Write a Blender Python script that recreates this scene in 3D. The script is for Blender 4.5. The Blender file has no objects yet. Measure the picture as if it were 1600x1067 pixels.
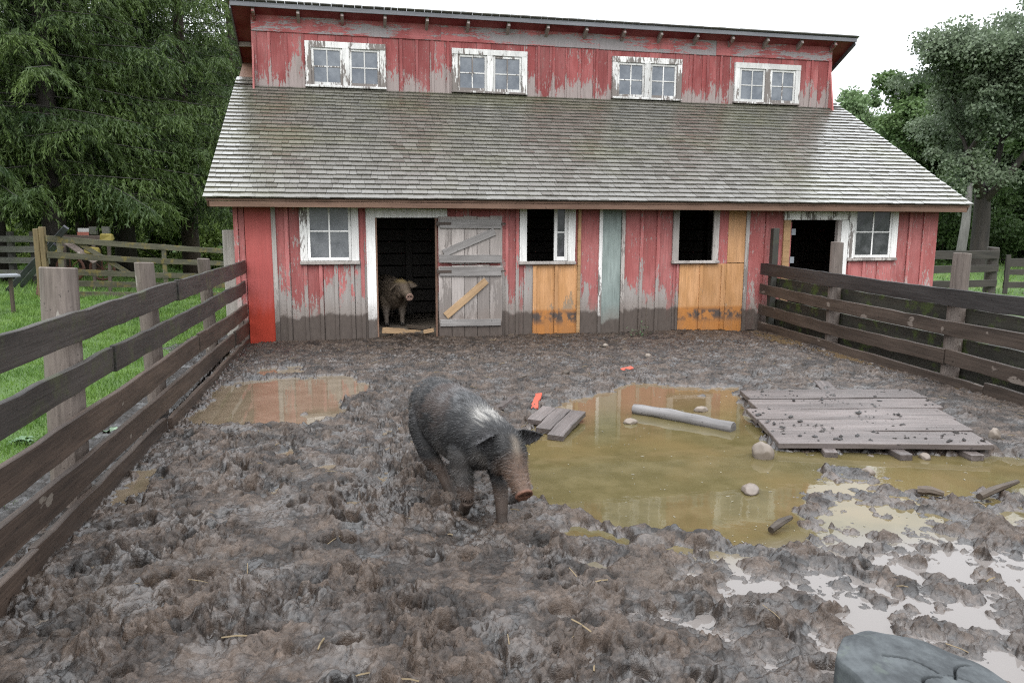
import bpy, bmesh, math, random
import numpy as np
from mathutils import Vector, Matrix, Quaternion

R = math.radians
sc = bpy.context.scene
col = sc.collection

# ---------------------------------------------------------------- camera
CAM_Z = 1.7
CAM = Vector((0.0, -11.2, CAM_Z))
CM = Matrix(((0.97831998, -0.02834163, 0.20515059),
             (-0.20706012, -0.15306209, 0.96628055),
             (0.00401481, -0.98781008, -0.15561212)))   # photo axes (right, down, forward) -> world
FPX = 1190.0
cd = bpy.data.cameras.new('camera')
cam = bpy.data.objects.new('camera', cd)
col.objects.link(cam)
cd.sensor_width = 36.0
cd.lens = 36.0 * FPX / 1600.0
cd.clip_start = 0.05
cd.clip_end = 2000
m4 = Matrix.Identity(4)
for i in range(3):
    m4[i][0] = CM[i][0]
    m4[i][1] = -CM[i][1]
    m4[i][2] = -CM[i][2]
    m4[i][3] = CAM[i]
cam.matrix_world = m4
sc.camera = cam

# ---------------------------------------------------------------- sky, sun, exposure
SUN_EL, SUN_AZ = 52.0, 200.0
w = bpy.data.worlds.new('World')
sc.world = w
w.use_nodes = True
wt = w.node_tree
bg = wt.nodes['Background']
sky = wt.nodes.new('ShaderNodeTexSky')
sky.sky_type = 'NISHITA'
sky.sun_disc = False
sky.sun_elevation = R(SUN_EL)
sky.sun_rotation = R(SUN_AZ)
sky.air_density = 1.0
sky.dust_density = 6.0
sky.ozone_density = 1.0
hs = wt.nodes.new('ShaderNodeHueSaturation')
hs.inputs['Saturation'].default_value = 0.10
hs.inputs['Value'].default_value = 0.45
wt.links.new(sky.outputs[0], hs.inputs['Color'])
mxw = wt.nodes.new('ShaderNodeMix')
mxw.data_type = 'RGBA'
mxw.inputs[0].default_value = 0.72
mxw.inputs[7].default_value = (9.6, 10.0, 10.5, 1)      # even cloud deck
wt.links.new(hs.outputs[0], mxw.inputs[6])
# overcast sky: three times as bright overhead as at the horizon
tcw = wt.nodes.new('ShaderNodeTexCoord')
sxw = wt.nodes.new('ShaderNodeSeparateXYZ')
wt.links.new(tcw.outputs['Generated'], sxw.inputs[0])
mrw = wt.nodes.new('ShaderNodeMapRange')
mrw.inputs[3].default_value = 0.62
mrw.inputs[4].default_value = 2.6
wt.links.new(sxw.outputs[2], mrw.inputs[0])
vmw = wt.nodes.new('ShaderNodeVectorMath')
vmw.operation = 'SCALE'
wt.links.new(mxw.outputs[2], vmw.inputs[0])
wt.links.new(mrw.outputs[0], vmw.inputs['Scale'])
wt.links.new(vmw.outputs[0], bg.inputs[0])
bg.inputs[1].default_value = 0.12
sl = bpy.data.lights.new('sun', 'SUN')
sl.energy = 0.6
sl.angle = R(25)
sl.color = (1.0, 0.97, 0.93)
so = bpy.data.objects.new('sun', sl)
col.objects.link(so)
az, el = R(SUN_AZ), R(SUN_EL)
sd = Vector((math.sin(az) * math.cos(el), math.cos(az) * math.cos(el), math.sin(el)))
so.rotation_euler = sd.to_track_quat('Z', 'Y').to_euler()
so.location = (0, -5, 20)
sc.view_settings.view_transform = 'Standard'
sc.view_settings.look = 'None'
sc.view_settings.exposure = 0.95
sc.view_settings.gamma = 1.0
sc.cycles.use_denoising = False
sc.cycles.filter_width = 1.2
sc.cycles.use_adaptive_sampling = True
sc.cycles.adaptive_threshold = 0.008
sc.cycles.sample_clamp_indirect = 4.0
sc.cycles.max_bounces = 8
sc.cycles.diffuse_bounces = 3
sc.cycles.glossy_bounces = 3
sc.cycles.transparent_max_bounces = 8
sc.cycles.caustics_reflective = False
sc.cycles.caustics_refractive = False


# ---------------------------------------------------------------- helpers
def ray(px, py):
    return CM @ Vector((px - 800.0, py - 533.5, FPX))


def G(px, py, z=0.0):
    d = ray(px, py)
    t = (z - CAM_Z) / d.z
    return CAM + d * t


def WY(px, py, y=0.0):
    d = ray(px, py)
    return CAM + d * ((y - CAM.y) / d.y)


def DP(px, py, dist):
    return CAM + ray(px, py) * (dist / FPX)


def tag(o, label=None, cat=None, group=None, kind=None):
    if label: o['label'] = label
    if cat: o['category'] = cat
    if group: o['group'] = group
    if kind: o['kind'] = kind
    return o


def empty(name, loc, label=None, cat=None, group=None, rz=0.0, s=1.0):
    o = bpy.data.objects.new(name, None)
    o.empty_display_size = 0.2
    o.location = loc
    o.rotation_euler = (0, 0, rz)
    o.scale = (s, s, s)
    col.objects.link(o)
    return tag(o, label, cat, group)


def put(o, parent, world=True):
    """parent o; its mesh stays in world coordinates when world is set"""
    o.parent = parent
    if world:
        pm = Matrix.LocRotScale(parent.location, parent.rotation_euler, parent.scale)
        if parent.parent is not None:
            pm = parent_world(parent)
        o.matrix_parent_inverse = pm.inverted()
    return o


def parent_world(o):
    mb = Matrix.LocRotScale(o.location, o.rotation_euler, o.scale)
    if o.parent is None:
        return mb
    return parent_world(o.parent) @ o.matrix_parent_inverse @ mb


class MB:
    """collects boxes, bars and tubes for ONE mesh object"""
    def __init__(self):
        self.v, self.f, self.r = [], [], []

    def add(self, vs, fs, r=None):
        n = len(self.v)
        self.v += [tuple(p) for p in vs]
        self.f += [tuple(n + i for i in f) for f in fs]
        r = random.random() if r is None else r
        self.r += [r] * len(fs)

    def box(self, x0, x1, y0, y1, z0, z1, r=None, jit=0.0):
        j = lambda: random.uniform(-jit, jit)
        vs = [(x0 + j(), y0 + j(), z0 + j()), (x1 + j(), y0 + j(), z0 + j()), (x1 + j(), y1 + j(), z0 + j()), (x0 + j(), y1 + j(), z0 + j()),
              (x0 + j(), y0 + j(), z1 + j()), (x1 + j(), y0 + j(), z1 + j()), (x1 + j(), y1 + j(), z1 + j()), (x0 + j(), y1 + j(), z1 + j())]
        self.add(vs, [(0, 3, 2, 1), (4, 5, 6, 7), (0, 1, 5, 4), (1, 2, 6, 5), (2, 3, 7, 6), (3, 0, 4, 7)], r)

    def hexa(self, vs, r=None):
        self.add(vs, [(0, 3, 2, 1), (4, 5, 6, 7), (0, 1, 5, 4), (1, 2, 6, 5), (2, 3, 7, 6), (3, 0, 4, 7)], r)

    def bar(self, a, b, wd, th, up=(0, 0, 1), r=None):
        a, b = Vector(a), Vector(b)
        d = (b - a).normalized()
        u = Vector(up)
        u = (u - d * u.dot(d)).normalized()
        s = d.cross(u)
        vs = []
        for uu, ss in ((-1, -1), (-1, 1)):
            pass
        P = lambda p, i, j: p + u * (wd / 2 * i) + s * (th / 2 * j)
        vs = [P(a, -1, -1), P(b, -1, -1), P(b, -1, 1), P(a, -1, 1), P(a, 1, -1), P(b, 1, -1), P(b, 1, 1), P(a, 1, 1)]
        self.hexa(vs, r)

    def tube(self, pts, rad, n=10, r=None, cap=True, jit=0.0):
        pts = [Vector(p) for p in pts]
        rings = []
        base = len(self.v)
        ref = Vector((0.3, 0.9, 0.1))
        for i, p in enumerate(pts):
            a = pts[max(i - 1, 0)]
            b = pts[min(i + 1, len(pts) - 1)]
            d = (b - a).normalized()
            u = (ref - d * ref.dot(d))
            if u.length < 1e-3:
                u = d.orthogonal()
            u.normalize()
            s = d.cross(u)
            rr = rad[i] if hasattr(rad, '__len__') else rad
            for k in range(n):
                t = 2 * math.pi * k / n
                q = rr * (1 + random.uniform(-jit, jit))
                self.v.append(tuple(p + u * (q * math.cos(t)) + s * (q * math.sin(t))))
        nf = 0
        for i in range(len(pts) - 1):
            for k in range(n):
                k2 = (k + 1) % n
                self.f.append((base + i * n + k, base + i * n + k2, base + (i + 1) * n + k2, base + (i + 1) * n + k))
                nf += 1
        if cap:
            self.f.append(tuple(base + k for k in reversed(range(n))))
            self.f.append(tuple(base + (len(pts) - 1) * n + k for k in range(n)))
            nf += 2
        self.r += [random.random() if r is None else r] * nf

    def build(self, name, mat, parent=None, world=True, smooth=False, bevel=0.0):
        me = bpy.data.meshes.new(name)
        me.from_pydata(self.v, [], self.f)
        at = me.attributes.new('rnd', 'FLOAT', 'FACE')
        at.data.foreach_set('value', self.r)
        me.validate()
        me.update()
        if smooth:
            me.polygons.foreach_set('use_smooth', [True] * len(me.polygons))
        o = bpy.data.objects.new(name, me)
        col.objects.link(o)
        if mat: me.materials.append(mat)
        if bevel > 0:
            b = o.modifiers.new('bevel', 'BEVEL')
            b.width = bevel
            b.segments = 1
            b.limit_method = 'ANGLE'
        if parent is not None: put(o, parent, world)
        return o


def np_mesh(name, V, F, mat, rnd=None, parent=None, world=True, smooth=False):
    me = bpy.data.meshes.new(name)
    V = np.asarray(V, np.float32)
    F = np.asarray(F, np.int32)
    k = F.shape[1]
    me.vertices.add(len(V))
    me.vertices.foreach_set('co', V.ravel())
    me.loops.add(F.size)
    me.loops.foreach_set('vertex_index', F.ravel())
    me.polygons.add(len(F))
    me.polygons.foreach_set('loop_start', np.arange(0, F.size, k, dtype=np.int32))
    me.polygons.foreach_set('loop_total', np.full(len(F), k, np.int32))
    me.polygons.foreach_set('use_smooth', np.full(len(F), smooth, bool))
    if rnd is not None:
        at = me.attributes.new('rnd', 'FLOAT', 'FACE')
        at.data.foreach_set('value', np.asarray(rnd, np.float32))
    me.update(calc_edges=True)
    o = bpy.data.objects.new(name, me)
    col.objects.link(o)
    if mat: me.materials.append(mat)
    if parent is not None: put(o, parent, world)
    return o


def pn(x, y, seed=0):
    """2D gradient noise, about -0.7..0.7"""
    xi = np.floor(x).astype(np.int64)
    yi = np.floor(y).astype(np.int64)
    xf = (x - xi).astype(np.float32)
    yf = (y - yi).astype(np.float32)
    u = xf * xf * xf * (xf * (xf * 6 - 15) + 10)
    v = yf * yf * yf * (yf * (yf * 6 - 15) + 10)

    def g(ix, iy, dx, dy):
        h = (ix * 374761393 + iy * 668265263 + seed * 974634541) & 0x7fffffff
        h = ((h ^ (h >> 13)) * 1274126177) & 0x7fffffff
        a = ((h ^ (h >> 16)) & 0xffff).astype(np.float32) * np.float32(2 * math.pi / 65536)
        return np.cos(a) * dx + np.sin(a) * dy
    a = g(xi, yi, xf, yf)
    b = g(xi + 1, yi, xf - 1, yf)
    c = g(xi, yi + 1, xf, yf - 1)
    d = g(xi + 1, yi + 1, xf - 1, yf - 1)
    return (a + u * (b - a)) + v * ((c + u * (d - c)) - (a + u * (b - a)))


def cells(x, y, seed):
    """jittered cells: distance to the nearest and second nearest centre, offset from the nearest, its random value"""
    xi = np.floor(x).astype(np.int64)
    yi = np.floor(y).astype(np.int64)
    f1 = np.full(x.shape, 9.0, np.float32); f2 = f1.copy()
    ox = np.zeros_like(f1); oy = np.zeros_like(f1); rv = np.zeros_like(f1)
    for i in (-1, 0, 1):
        for j in (-1, 0, 1):
            cx, cy = xi + i, yi + j
            h = (cx * 374761393 + cy * 668265263 + seed * 974634541) & 0x7fffffff
            h = ((h ^ (h >> 13)) * 1274126177) & 0x7fffffff
            h = h ^ (h >> 15)
            dx = (x - cx - (h & 1023) / 1023.0).astype(np.float32)
            dy = (y - cy - ((h >> 10) & 1023) / 1023.0).astype(np.float32)
            d = np.sqrt(dx * dx + dy * dy)
            m = d < f1
            f2 = np.where(m, f1, np.minimum(f2, d))
            f1 = np.where(m, d, f1)
            ox = np.where(m, dx, ox); oy = np.where(m, dy, oy)
            rv = np.where(m, ((h >> 6) & 4095) / 4095.0, rv).astype(np.float32)
    return f1, f2, ox, oy, rv


def sm(a, b, x):
    t = np.clip((x - a) / (b - a), 0, 1)
    return t * t * (3 - 2 * t)


def sdf_poly(x, y, P):
    """signed distance, positive inside"""
    P = np.asarray(P, float)
    d = np.full(x.shape, 1e9)
    ins = np.zeros(x.shape, bool)
    n = len(P)
    for i in range(n):
        ax, ay = P[i]
        bx, by = P[(i + 1) % n]
        ex, ey = bx - ax, by - ay
        t = np.clip(((x - ax) * ex + (y - ay) * ey) / (ex * ex + ey * ey + 1e-12), 0, 1)
        d = np.minimum(d, (x - ax - t * ex) ** 2 + (y - ay - t * ey) ** 2)
        c = ((ay > y) != (by > y)) & (x < (bx - ax) * (y - ay) / (by - ay + 1e-12) + ax)
        ins ^= c
    d = np.sqrt(d)
    return np.where(ins, d, -d)


# ---------------------------------------------------------------- node helper
class NT:
    def __init__(self, name):
        self.m = bpy.data.materials.new(name)
        self.m.use_nodes = True
        self.t = self.m.node_tree
        self.t.nodes.clear()
        self.out = self.t.nodes.new('ShaderNodeOutputMaterial')
        self._c = {}

    def set(self, sock, v):
        if v is None: return
        if isinstance(v, bpy.types.NodeSocket):
            self.t.links.new(v, sock)
        elif isinstance(v, (tuple, list)):
            if len(v) == 3 and sock.type == 'RGBA': v = (*v, 1)
            sock.default_value = v
        else:
            sock.default_value = v

    def n(self, typ, **props):
        nd = self.t.nodes.new(typ)
        for k, v in props.items(): setattr(nd, k, v)
        return nd

    def obj(self):
        if 'tc' not in self._c: self._c['tc'] = self.n('ShaderNodeTexCoord')
        return self._c['tc'].outputs['Object']

    def xyz(self):
        if 'xyz' not in self._c:
            s = self.n('ShaderNodeSeparateXYZ')
            self.set(s.inputs[0], self.obj())
            self._c['xyz'] = s
        return self._c['xyz'].outputs

    def attr(self, name='rnd'):
        return self.n('ShaderNodeAttribute', attribute_name=name).outputs['Fac']

    def acol(self, name):
        return self.n('ShaderNodeAttribute', attribute_name=name).outputs['Color']

    def orand(self):
        return self.n('ShaderNodeObjectInfo').outputs['Random']

    def ma(self, op, a, b=None, c=None, clamp=False):
        nd = self.n('ShaderNodeMath', operation=op, use_clamp=clamp)
        for i, v in enumerate((a, b, c)): self.set(nd.inputs[i], v)
        return nd.outputs[0]

    def scl(self, vec, s):
        nd = self.n('ShaderNodeVectorMath', operation='MULTIPLY')
        self.set(nd.inputs[0], vec)
        nd.inputs[1].default_value = s if isinstance(s, (tuple, list)) else (s, s, s)
        return nd.outputs[0]

    def off(self, vec, val, axis=(13.1, 7.7, 3.3)):
        """shift a vector by a random value so that every piece has its own grain"""
        nd = self.n('ShaderNodeVectorMath', operation='MULTIPLY_ADD')
        nd.inputs[1].default_value = axis
        c = self.n('ShaderNodeCombineXYZ')
        for i in range(3): self.set(c.inputs[i], val)
        self.set(nd.inputs[0], c.outputs[0])
        self.set(nd.inputs[2], vec)
        return nd.outputs[0]

    def noise(self, vec, scale=1.0, detail=4.0, rough=0.55, dist=0.0):
        nd = self.n('ShaderNodeTexNoise')
        self.set(nd.inputs['Vector'], vec)
        self.set(nd.inputs['Scale'], scale)
        nd.inputs['Detail'].default_value = detail
        nd.inputs['Roughness'].default_value = rough
        nd.inputs['Distortion'].default_value = dist
        return nd.outputs[0]

    def vor(self, vec, scale, feature='F1'):
        nd = self.n('ShaderNodeTexVoronoi', feature=feature)
        self.set(nd.inputs['Vector'], vec)
        nd.inputs['Scale'].default_value = scale
        return nd.outputs[0]

    def ss(self, x, a, b):
        nd = self.n('ShaderNodeMapRange', interpolation_type='SMOOTHSTEP')
        self.set(nd.inputs[0], x)
        self.set(nd.inputs[1], a)
        self.set(nd.inputs[2], b)
        return nd.outputs[0]

    def lin(self, x, a, b, c=0.0, d=1.0):
        nd = self.n('ShaderNodeMapRange')
        self.set(nd.inputs[0], x)
        for i, v in enumerate((a, b, c, d)): nd.inputs[i + 1].default_value = v
        return nd.outputs[0]

    def mix(self, f, a, b, mode='MIX'):
        nd = self.n('ShaderNodeMix', data_type='RGBA', blend_type=mode)
        self.set(nd.inputs[0], f)
        self.set(nd.inputs[6], a)
        self.set(nd.inputs[7], b)
        return nd.outputs[2]

    def val(self, c, f):
        """multiply a colour by a factor"""
        nd = self.n('ShaderNodeVectorMath', operation='SCALE')
        self.set(nd.inputs[0], c)
        self.set(nd.inputs['Scale'], f)
        return nd.outputs[0]

    def ramp(self, f, *stops):
        nd = self.n('ShaderNodeValToRGB')
        e = nd.color_ramp.elements
        while len(e) < len(stops): e.new(0.5)
        for i, (p, c) in enumerate(stops):
            e[i].position = p
            e[i].color = (*c, 1)
        self.set(nd.inputs[0], f)
        return nd.outputs[0]

    def bump(self, h, strength=0.5, dist=0.01, normal=None):
        nd = self.n('ShaderNodeBump')
        nd.inputs['Strength'].default_value = strength
        nd.inputs['Distance'].default_value = dist
        self.set(nd.inputs['Height'], h)
        self.set(nd.inputs['Normal'], normal)
        return nd.outputs[0]

    def pr(self, color, rough=0.6, normal=None, spec=0.5, ior=1.45, metal=0.0, coat=None):
        p = self.n('ShaderNodeBsdfPrincipled')
        self.set(p.inputs['Base Color'], color)
        self.set(p.inputs['Roughness'], rough)
        self.set(p.inputs['Normal'], normal)
        p.inputs['Specular IOR Level'].default_value = spec
        p.inputs['IOR'].default_value = ior
        p.inputs['Metallic'].default_value = metal
        if coat:
            self.set(p.inputs['Coat Weight'], coat[0])
            self.set(p.inputs['Coat Roughness'], coat[1])
            p.inputs['Coat IOR'].default_value = coat[2]
            self.set(p.inputs['Coat Normal'], coat[3])
        self.t.links.new(p.outputs[0], self.out.inputs[0])
        return self.m
# ---------------------------------------------------------------- materials
def mat_paint(name, paint, bare, z_lo, z_hi, mud_z=-9.0, amount=0.5, flat=False, base_peel=0.0, rough=0.7, grime=True, fleck=0.0):
    """painted vertical boards: paint lost in upright flakes, most of it below z_lo, little above z_hi; mud splashed up to mud_z"""
    k = NT(name)
    P = k.obj()
    z = k.xyz()[2]
    r = k.attr()
    Po = k.off(P, r)
    st = k.noise(k.scl(Po, (26, 26, 2.2) if not flat else (2.2, 26, 22)), 1, 5, 0.62)
    fl = k.noise(k.scl(Po, (60, 60, 14) if not flat else (14, 60, 60)), 1, 4, 0.6)
    bl = k.noise(k.scl(Po, (5, 5, 2.0) if not flat else (1.5, 5, 5)), 1, 3, 0.5)
    g = k.lin(z, z_lo, z_hi, 1.0, 0.0)
    s = k.ma('ADD', k.ma('MULTIPLY', st, 0.55), k.ma('MULTIPLY', fl, 0.50))
    s = k.ma('ADD', s, k.ma('MULTIPLY_ADD', bl, 0.9, -.175))
    s = k.ma('ADD', s, k.ma('MULTIPLY', g, amount))
    s = k.ma('ADD', s, k.ma('MULTIPLY_ADD', r, 0.30, base_peel - 0.15))
    peel = k.ss(s, 1.01, 1.09)
    if fleck:
        fk = k.ma('ADD', k.noise(k.scl(Po, (42, 42, 9)), 1, 4, 0.7), k.ma('MULTIPLY', k.noise(k.scl(Po, (3.5, 3.5, 2)), 1, 3, 0.5), 0.30))
        peel = k.ma('MAXIMUM', peel, k.ma('MULTIPLY', k.ss(fk, 0.86 - fleck, 0.89 - fleck), 0.8))
    chalk = k.noise(k.scl(Po, (3, 3, 1.2)), 1, 4, 0.6)
    pc = k.mix(k.ss(chalk, 0.35, 0.7), paint, tuple(min(1, c * 1.25 + 0.035) for c in paint))
    pc = k.val(pc, k.ma('MULTIPLY_ADD', r, 0.35, 0.82))
    pc = k.val(pc, k.lin(k.noise(k.scl(Po, (90, 90, 2.5) if not flat else (2.5, 90, 90)), 1, 5, 0.7), 0.28, 0.72, 0.72, 1.25))
    gr = k.noise(k.scl(Po, (70, 70, 3)), 1, 4, 0.65)
    bc = k.mix(gr, tuple(c * 0.62 for c in bare), tuple(min(1, c * 1.3) for c in bare))
    c = k.mix(peel, pc, bc)
    if grime:
        d = k.ss(k.noise(k.scl(P, (9, 9, 1.5)), 1, 4, 0.6), 0.56, 0.8)
        c = k.mix(k.ma('MULTIPLY', d, 0.35), c, (0.12, 0.10, 0.085))
    edge = k.noise(k.scl(P, (3.5, 3.5, 1.5)), 1, 6, 0.68)
    mz = k.ma('ADD', z, k.ma('MULTIPLY_ADD', edge, 0.34, -0.17))
    sp = k.ma('ADD', k.noise(P, 48, 3, 0.6), k.lin(z, mud_z - 0.1, mud_z + 0.55, 0.07, -0.12))
    c = k.mix(k.ma('MULTIPLY', k.ss(sp, 0.63, 0.66), 0.8), c, (0.07, 0.053, 0.044))
    dusty = k.ss(mz, mud_z + 0.32, mud_z - 0.02)
    c = k.mix(k.ma('MULTIPLY', dusty, 0.5), c, (0.165, 0.132, 0.112))
    mud = k.ss(mz, mud_z + 0.025, mud_z - 0.03)
    mc = k.mix(k.noise(k.scl(P, (22, 22, 8)), 1, 4, 0.6), (0.042, 0.032, 0.027), (0.098, 0.078, 0.066))
    c = k.mix(k.ma('MULTIPLY', mud, 0.93), c, mc)
    h = k.ma('ADD', k.ma('MULTIPLY', gr, 0.5), k.ma('MULTIPLY', peel, -0.6))
    return k.pr(c, k.lin(mud, 0, 1, rough, 0.45), k.bump(h, 0.5, 0.004), 0.35)


def mat_wood(name, dark, light, ax=0, rough=0.6, moss=None, splash=None, stretch=18.0, spec=0.4, bump=0.6):
    """bare boards; grain runs along local axis ax"""
    k = NT(name)
    dark, light = tuple(v * .62 for v in dark), tuple(v * .66 for v in light)
    r = k.ma('ADD', k.attr(), k.orand())
    P = k.off(k.obj(), r)
    s = [stretch * 2.2] * 3
    s[ax] = stretch / 12
    s2 = [6.0] * 3
    s2[ax] = 1.2
    g = k.noise(k.scl(P, tuple(s)), 1, 6, 0.68, 0.4)
    b = k.noise(k.scl(P, tuple(s2)), 1, 5, 0.6)
    c = k.mix(k.ss(k.ma('MULTIPLY_ADD', b, 0.6, k.ma('MULTIPLY', g, 0.5)), 0.32, 0.78), dark, light)
    c = k.val(c, k.ma('MULTIPLY_ADD', k.attr(), 0.35, 0.82))
    spots = k.ss(k.noise(P, 38, 3, 0.5), 0.66, 0.72)
    c = k.mix(k.ma('MULTIPLY', spots, 0.7), c, tuple(v * 0.35 for v in dark))
    if moss:
        q = k.ss(k.noise(P, 4.5, 5, 0.65), 0.5, 0.66)
        c = k.mix(k.ma('MULTIPLY', q, moss[1]), c, moss[0])
    if splash:
        q = k.noise(k.scl(P, tuple(5.5 if i != ax else 2.6 for i in range(3))), 1, 4, 0.55, 0.3)
        q = k.ss(q, splash[1], splash[1] + 0.02)
        c = k.mix(k.ma('MULTIPLY', q, 0.9), c, tuple(v * .72 for v in splash[0]))
    return k.pr(c, rough, k.bump(g, bump, 0.005), spec)


RED = (0.265, 0.076, 0.071)
GREY = (0.27, 0.245, 0.228)
M = {}
M['wall'] = mat_paint('faded red boards', RED, GREY, 0.25, 1.25, 0.36, 0.46, base_peel=0.015, fleck=0.085)
M['wall_right'] = mat_paint('red boards little worn', RED, (0.32, 0.27, 0.25), 0.2, 1.0, 0.30, 0.26, fleck=0.085)
M['clere'] = mat_paint('faded red clerestory boards', (0.19, 0.040, 0.039), (0.25, 0.205, 0.195), 4.0, 4.6, -9, 0.42, base_peel=0.02, fleck=0.085)
M['frieze'] = mat_paint('faded red frieze', (0.245, 0.058, 0.058), (0.23, 0.205, 0.21), 4.7, 5.6, -9, 0.36, True, fleck=0.05)
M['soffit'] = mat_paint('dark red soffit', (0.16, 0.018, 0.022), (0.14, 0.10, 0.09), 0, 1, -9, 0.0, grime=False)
M['white'] = mat_paint('flaking white paint', (0.56, 0.55, 0.53), (0.17, 0.15, 0.138), 0.2, 1.4, 0.30, 0.16, base_peel=0.03)
M['white_top'] = mat_paint('flaking white window paint', (0.46, 0.45, 0.44), (0.15, 0.13, 0.12), 3.9, 4.9, -9, 0.20, base_peel=0.08)
M['batten'] = mat_paint('grey weathered batten', (0.27, 0.245, 0.225), (0.19, 0.17, 0.155), 0.2, 1.8, 0.30, 0.3)
M['teal'] = mat_paint('grey green board', (0.158, 0.190, 0.176), (0.42, 0.42, 0.40), 0.2, 1.8, 0.18, 0.05, base_peel=-0.05)
M['orange'] = mat_paint('new orange plywood', (0.34, 0.175, 0.072), (0.25, 0.18, 0.12), 0.25, 0.62, -9, 0.30, base_peel=-0.1, fleck=0.03)
M['door'] = mat_paint('bare grey door boards', (0.25, 0.222, 0.205), (0.18, 0.158, 0.145), 0.2, 1.6, 0.20, 0.35)
M['fascia'] = mat_wood('brown fascia', (0.16, 0.085, 0.055), (0.27, 0.16, 0.11), 0)
M['gutter'] = mat_wood('grey fascia', (0.17, 0.17, 0.19), (0.30, 0.30, 0.33), 0, rough=0.4)
M['beam'] = mat_wood('dark old beams', (0.03, 0.025, 0.02), (0.075, 0.06, 0.05), 2)
M['rail'] = mat_wood('dark wet rails', (0.026, 0.018, 0.014), (0.098, 0.067, 0.050), 0, 0.5, splash=((0.17, 0.145, 0.12), 0.70), bump=0.8)
M['rail_old'] = mat_wood('blackened old rails', (0.020, 0.018, 0.016), (0.070, 0.060, 0.054), 0, 0.5, moss=((0.045, 0.055, 0.018), 0.4), bump=0.9)
M['rail_splash'] = mat_wood('mud splashed rails', (0.030, 0.022, 0.017), (0.095, 0.070, 0.055), 0, 0.5, splash=((0.20, 0.165, 0.14), 0.645), bump=0.8)
M['rail_right'] = mat_wood('grey black top rail', (0.022, 0.020, 0.020), (0.068, 0.062, 0.060), 0, 0.45, splash=((0.30, 0.30, 0.29), 0.72), bump=0.8)
M['rail_moss'] = mat_wood('mossy dark boards', (0.026, 0.025, 0.020), (0.07, 0.066, 0.052), 0, 0.55, moss=((0.065, 0.095, 0.018), 0.7))
M['post'] = mat_wood('weathered round post', (0.085, 0.065, 0.054), (0.25, 0.205, 0.178), 2, 0.6, splash=((0.33, 0.30, 0.265), 0.64), bump=0.8)
M['post_dark'] = mat_wood('dark square post', (0.025, 0.025, 0.02), (0.065, 0.06, 0.05), 2, 0.6, moss=((0.05, 0.06, 0.03), 0.4))
M['post_pale'] = mat_wood('pale square post', (0.30, 0.28, 0.25), (0.50, 0.475, 0.43), 2, 0.6)
M['gate'] = mat_wood('lichen covered gate', (0.075, 0.072, 0.045), (0.19, 0.18, 0.125), 0, 0.6, moss=((0.19, 0.145, 0.03), 0.55))
M['gatepost'] = mat_wood('tan gate post', (0.09, 0.066, 0.03), (0.20, 0.15, 0.07), 2, 0.6)
M['backfence'] = mat_wood('dark back fence', (0.028, 0.024, 0.02), (0.085, 0.072, 0.06), 0, 0.6)
M['greyplank'] = mat_wood('grey wet planks', (0.068, 0.055, 0.050), (0.18, 0.150, 0.14), 0, 0.42, splash=((0.10, 0.083, 0.073), 0.66), bump=0.9, spec=0.5)
M['log'] = mat_wood('silver grey log', (0.10, 0.093, 0.09), (0.27, 0.255, 0.25), 0, 0.5)
M['newwood'] = mat_wood('fresh wood', (0.30, 0.17, 0.075), (0.55, 0.34, 0.17), 0, 0.6)
M['stick'] = mat_wood('dark stick', (0.04, 0.03, 0.022), (0.12, 0.09, 0.065), 0, 0.6)
M['slate'] = mat_wood('slate blue plank', (0.07, 0.07, 0.085), (0.13, 0.13, 0.155), 0, 0.5)


def mat_plain(name, c, rough=0.5, var=0.25, scale=12.0, spec=0.4, bump=0.2, metal=0.0):
    k = NT(name)
    c = tuple(v * .7 for v in c)
    n = k.noise(k.off(k.obj(), k.orand()), scale, 5, 0.6)
    cc = k.mix(n, tuple(v * (1 - var) for v in c), tuple(min(1, v * (1 + var)) for v in c))
    return k.pr(cc, rough, k.bump(n, bump, 0.004), spec, metal=metal)


M['redscrap'] = mat_plain('red painted scrap', (0.44, 0.075, 0.04), 0.5)
M['iron'] = mat_plain('rusty iron', (0.07, 0.05, 0.04), 0.6)
M['yellow'] = mat_plain('mossy yellow paint', (0.20, 0.16, 0.03), 0.6, 0.4, 8)
M['redpaint'] = mat_plain('faded red plate', (0.27, 0.085, 0.06), 0.6)
M['whitepaint'] = mat_plain('white plate', (0.40, 0.39, 0.385), 0.6, 0.15)
M['rustred'] = mat_plain('rust red metal', (0.10, 0.04, 0.025), 0.7)
M['palemetal'] = mat_plain('pale grey plank', (0.27, 0.285, 0.31), 0.4, 0.2)
M['stone'] = mat_plain('pale muddy stone', (0.20, 0.165, 0.135), 0.55, 0.5, 9, bump=0.5)
M['weed'] = mat_plain('green weed leaves', (0.085, 0.16, 0.07), 0.5)
M['weed_pale'] = mat_plain('pale grey green leaves', (0.17, 0.25, 0.16), 0.5)
M['hoof'] = mat_plain('dark hoof', (0.05, 0.042, 0.036), 0.5)
M['eye'] = mat_plain('dark wet eye', (0.012, 0.009, 0.008), 0.08, 0.1)
M['dirt'] = mat_plain('dry barn floor', (0.13, 0.105, 0.08), 0.9, 0.5, 14, bump=0.8)

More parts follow.
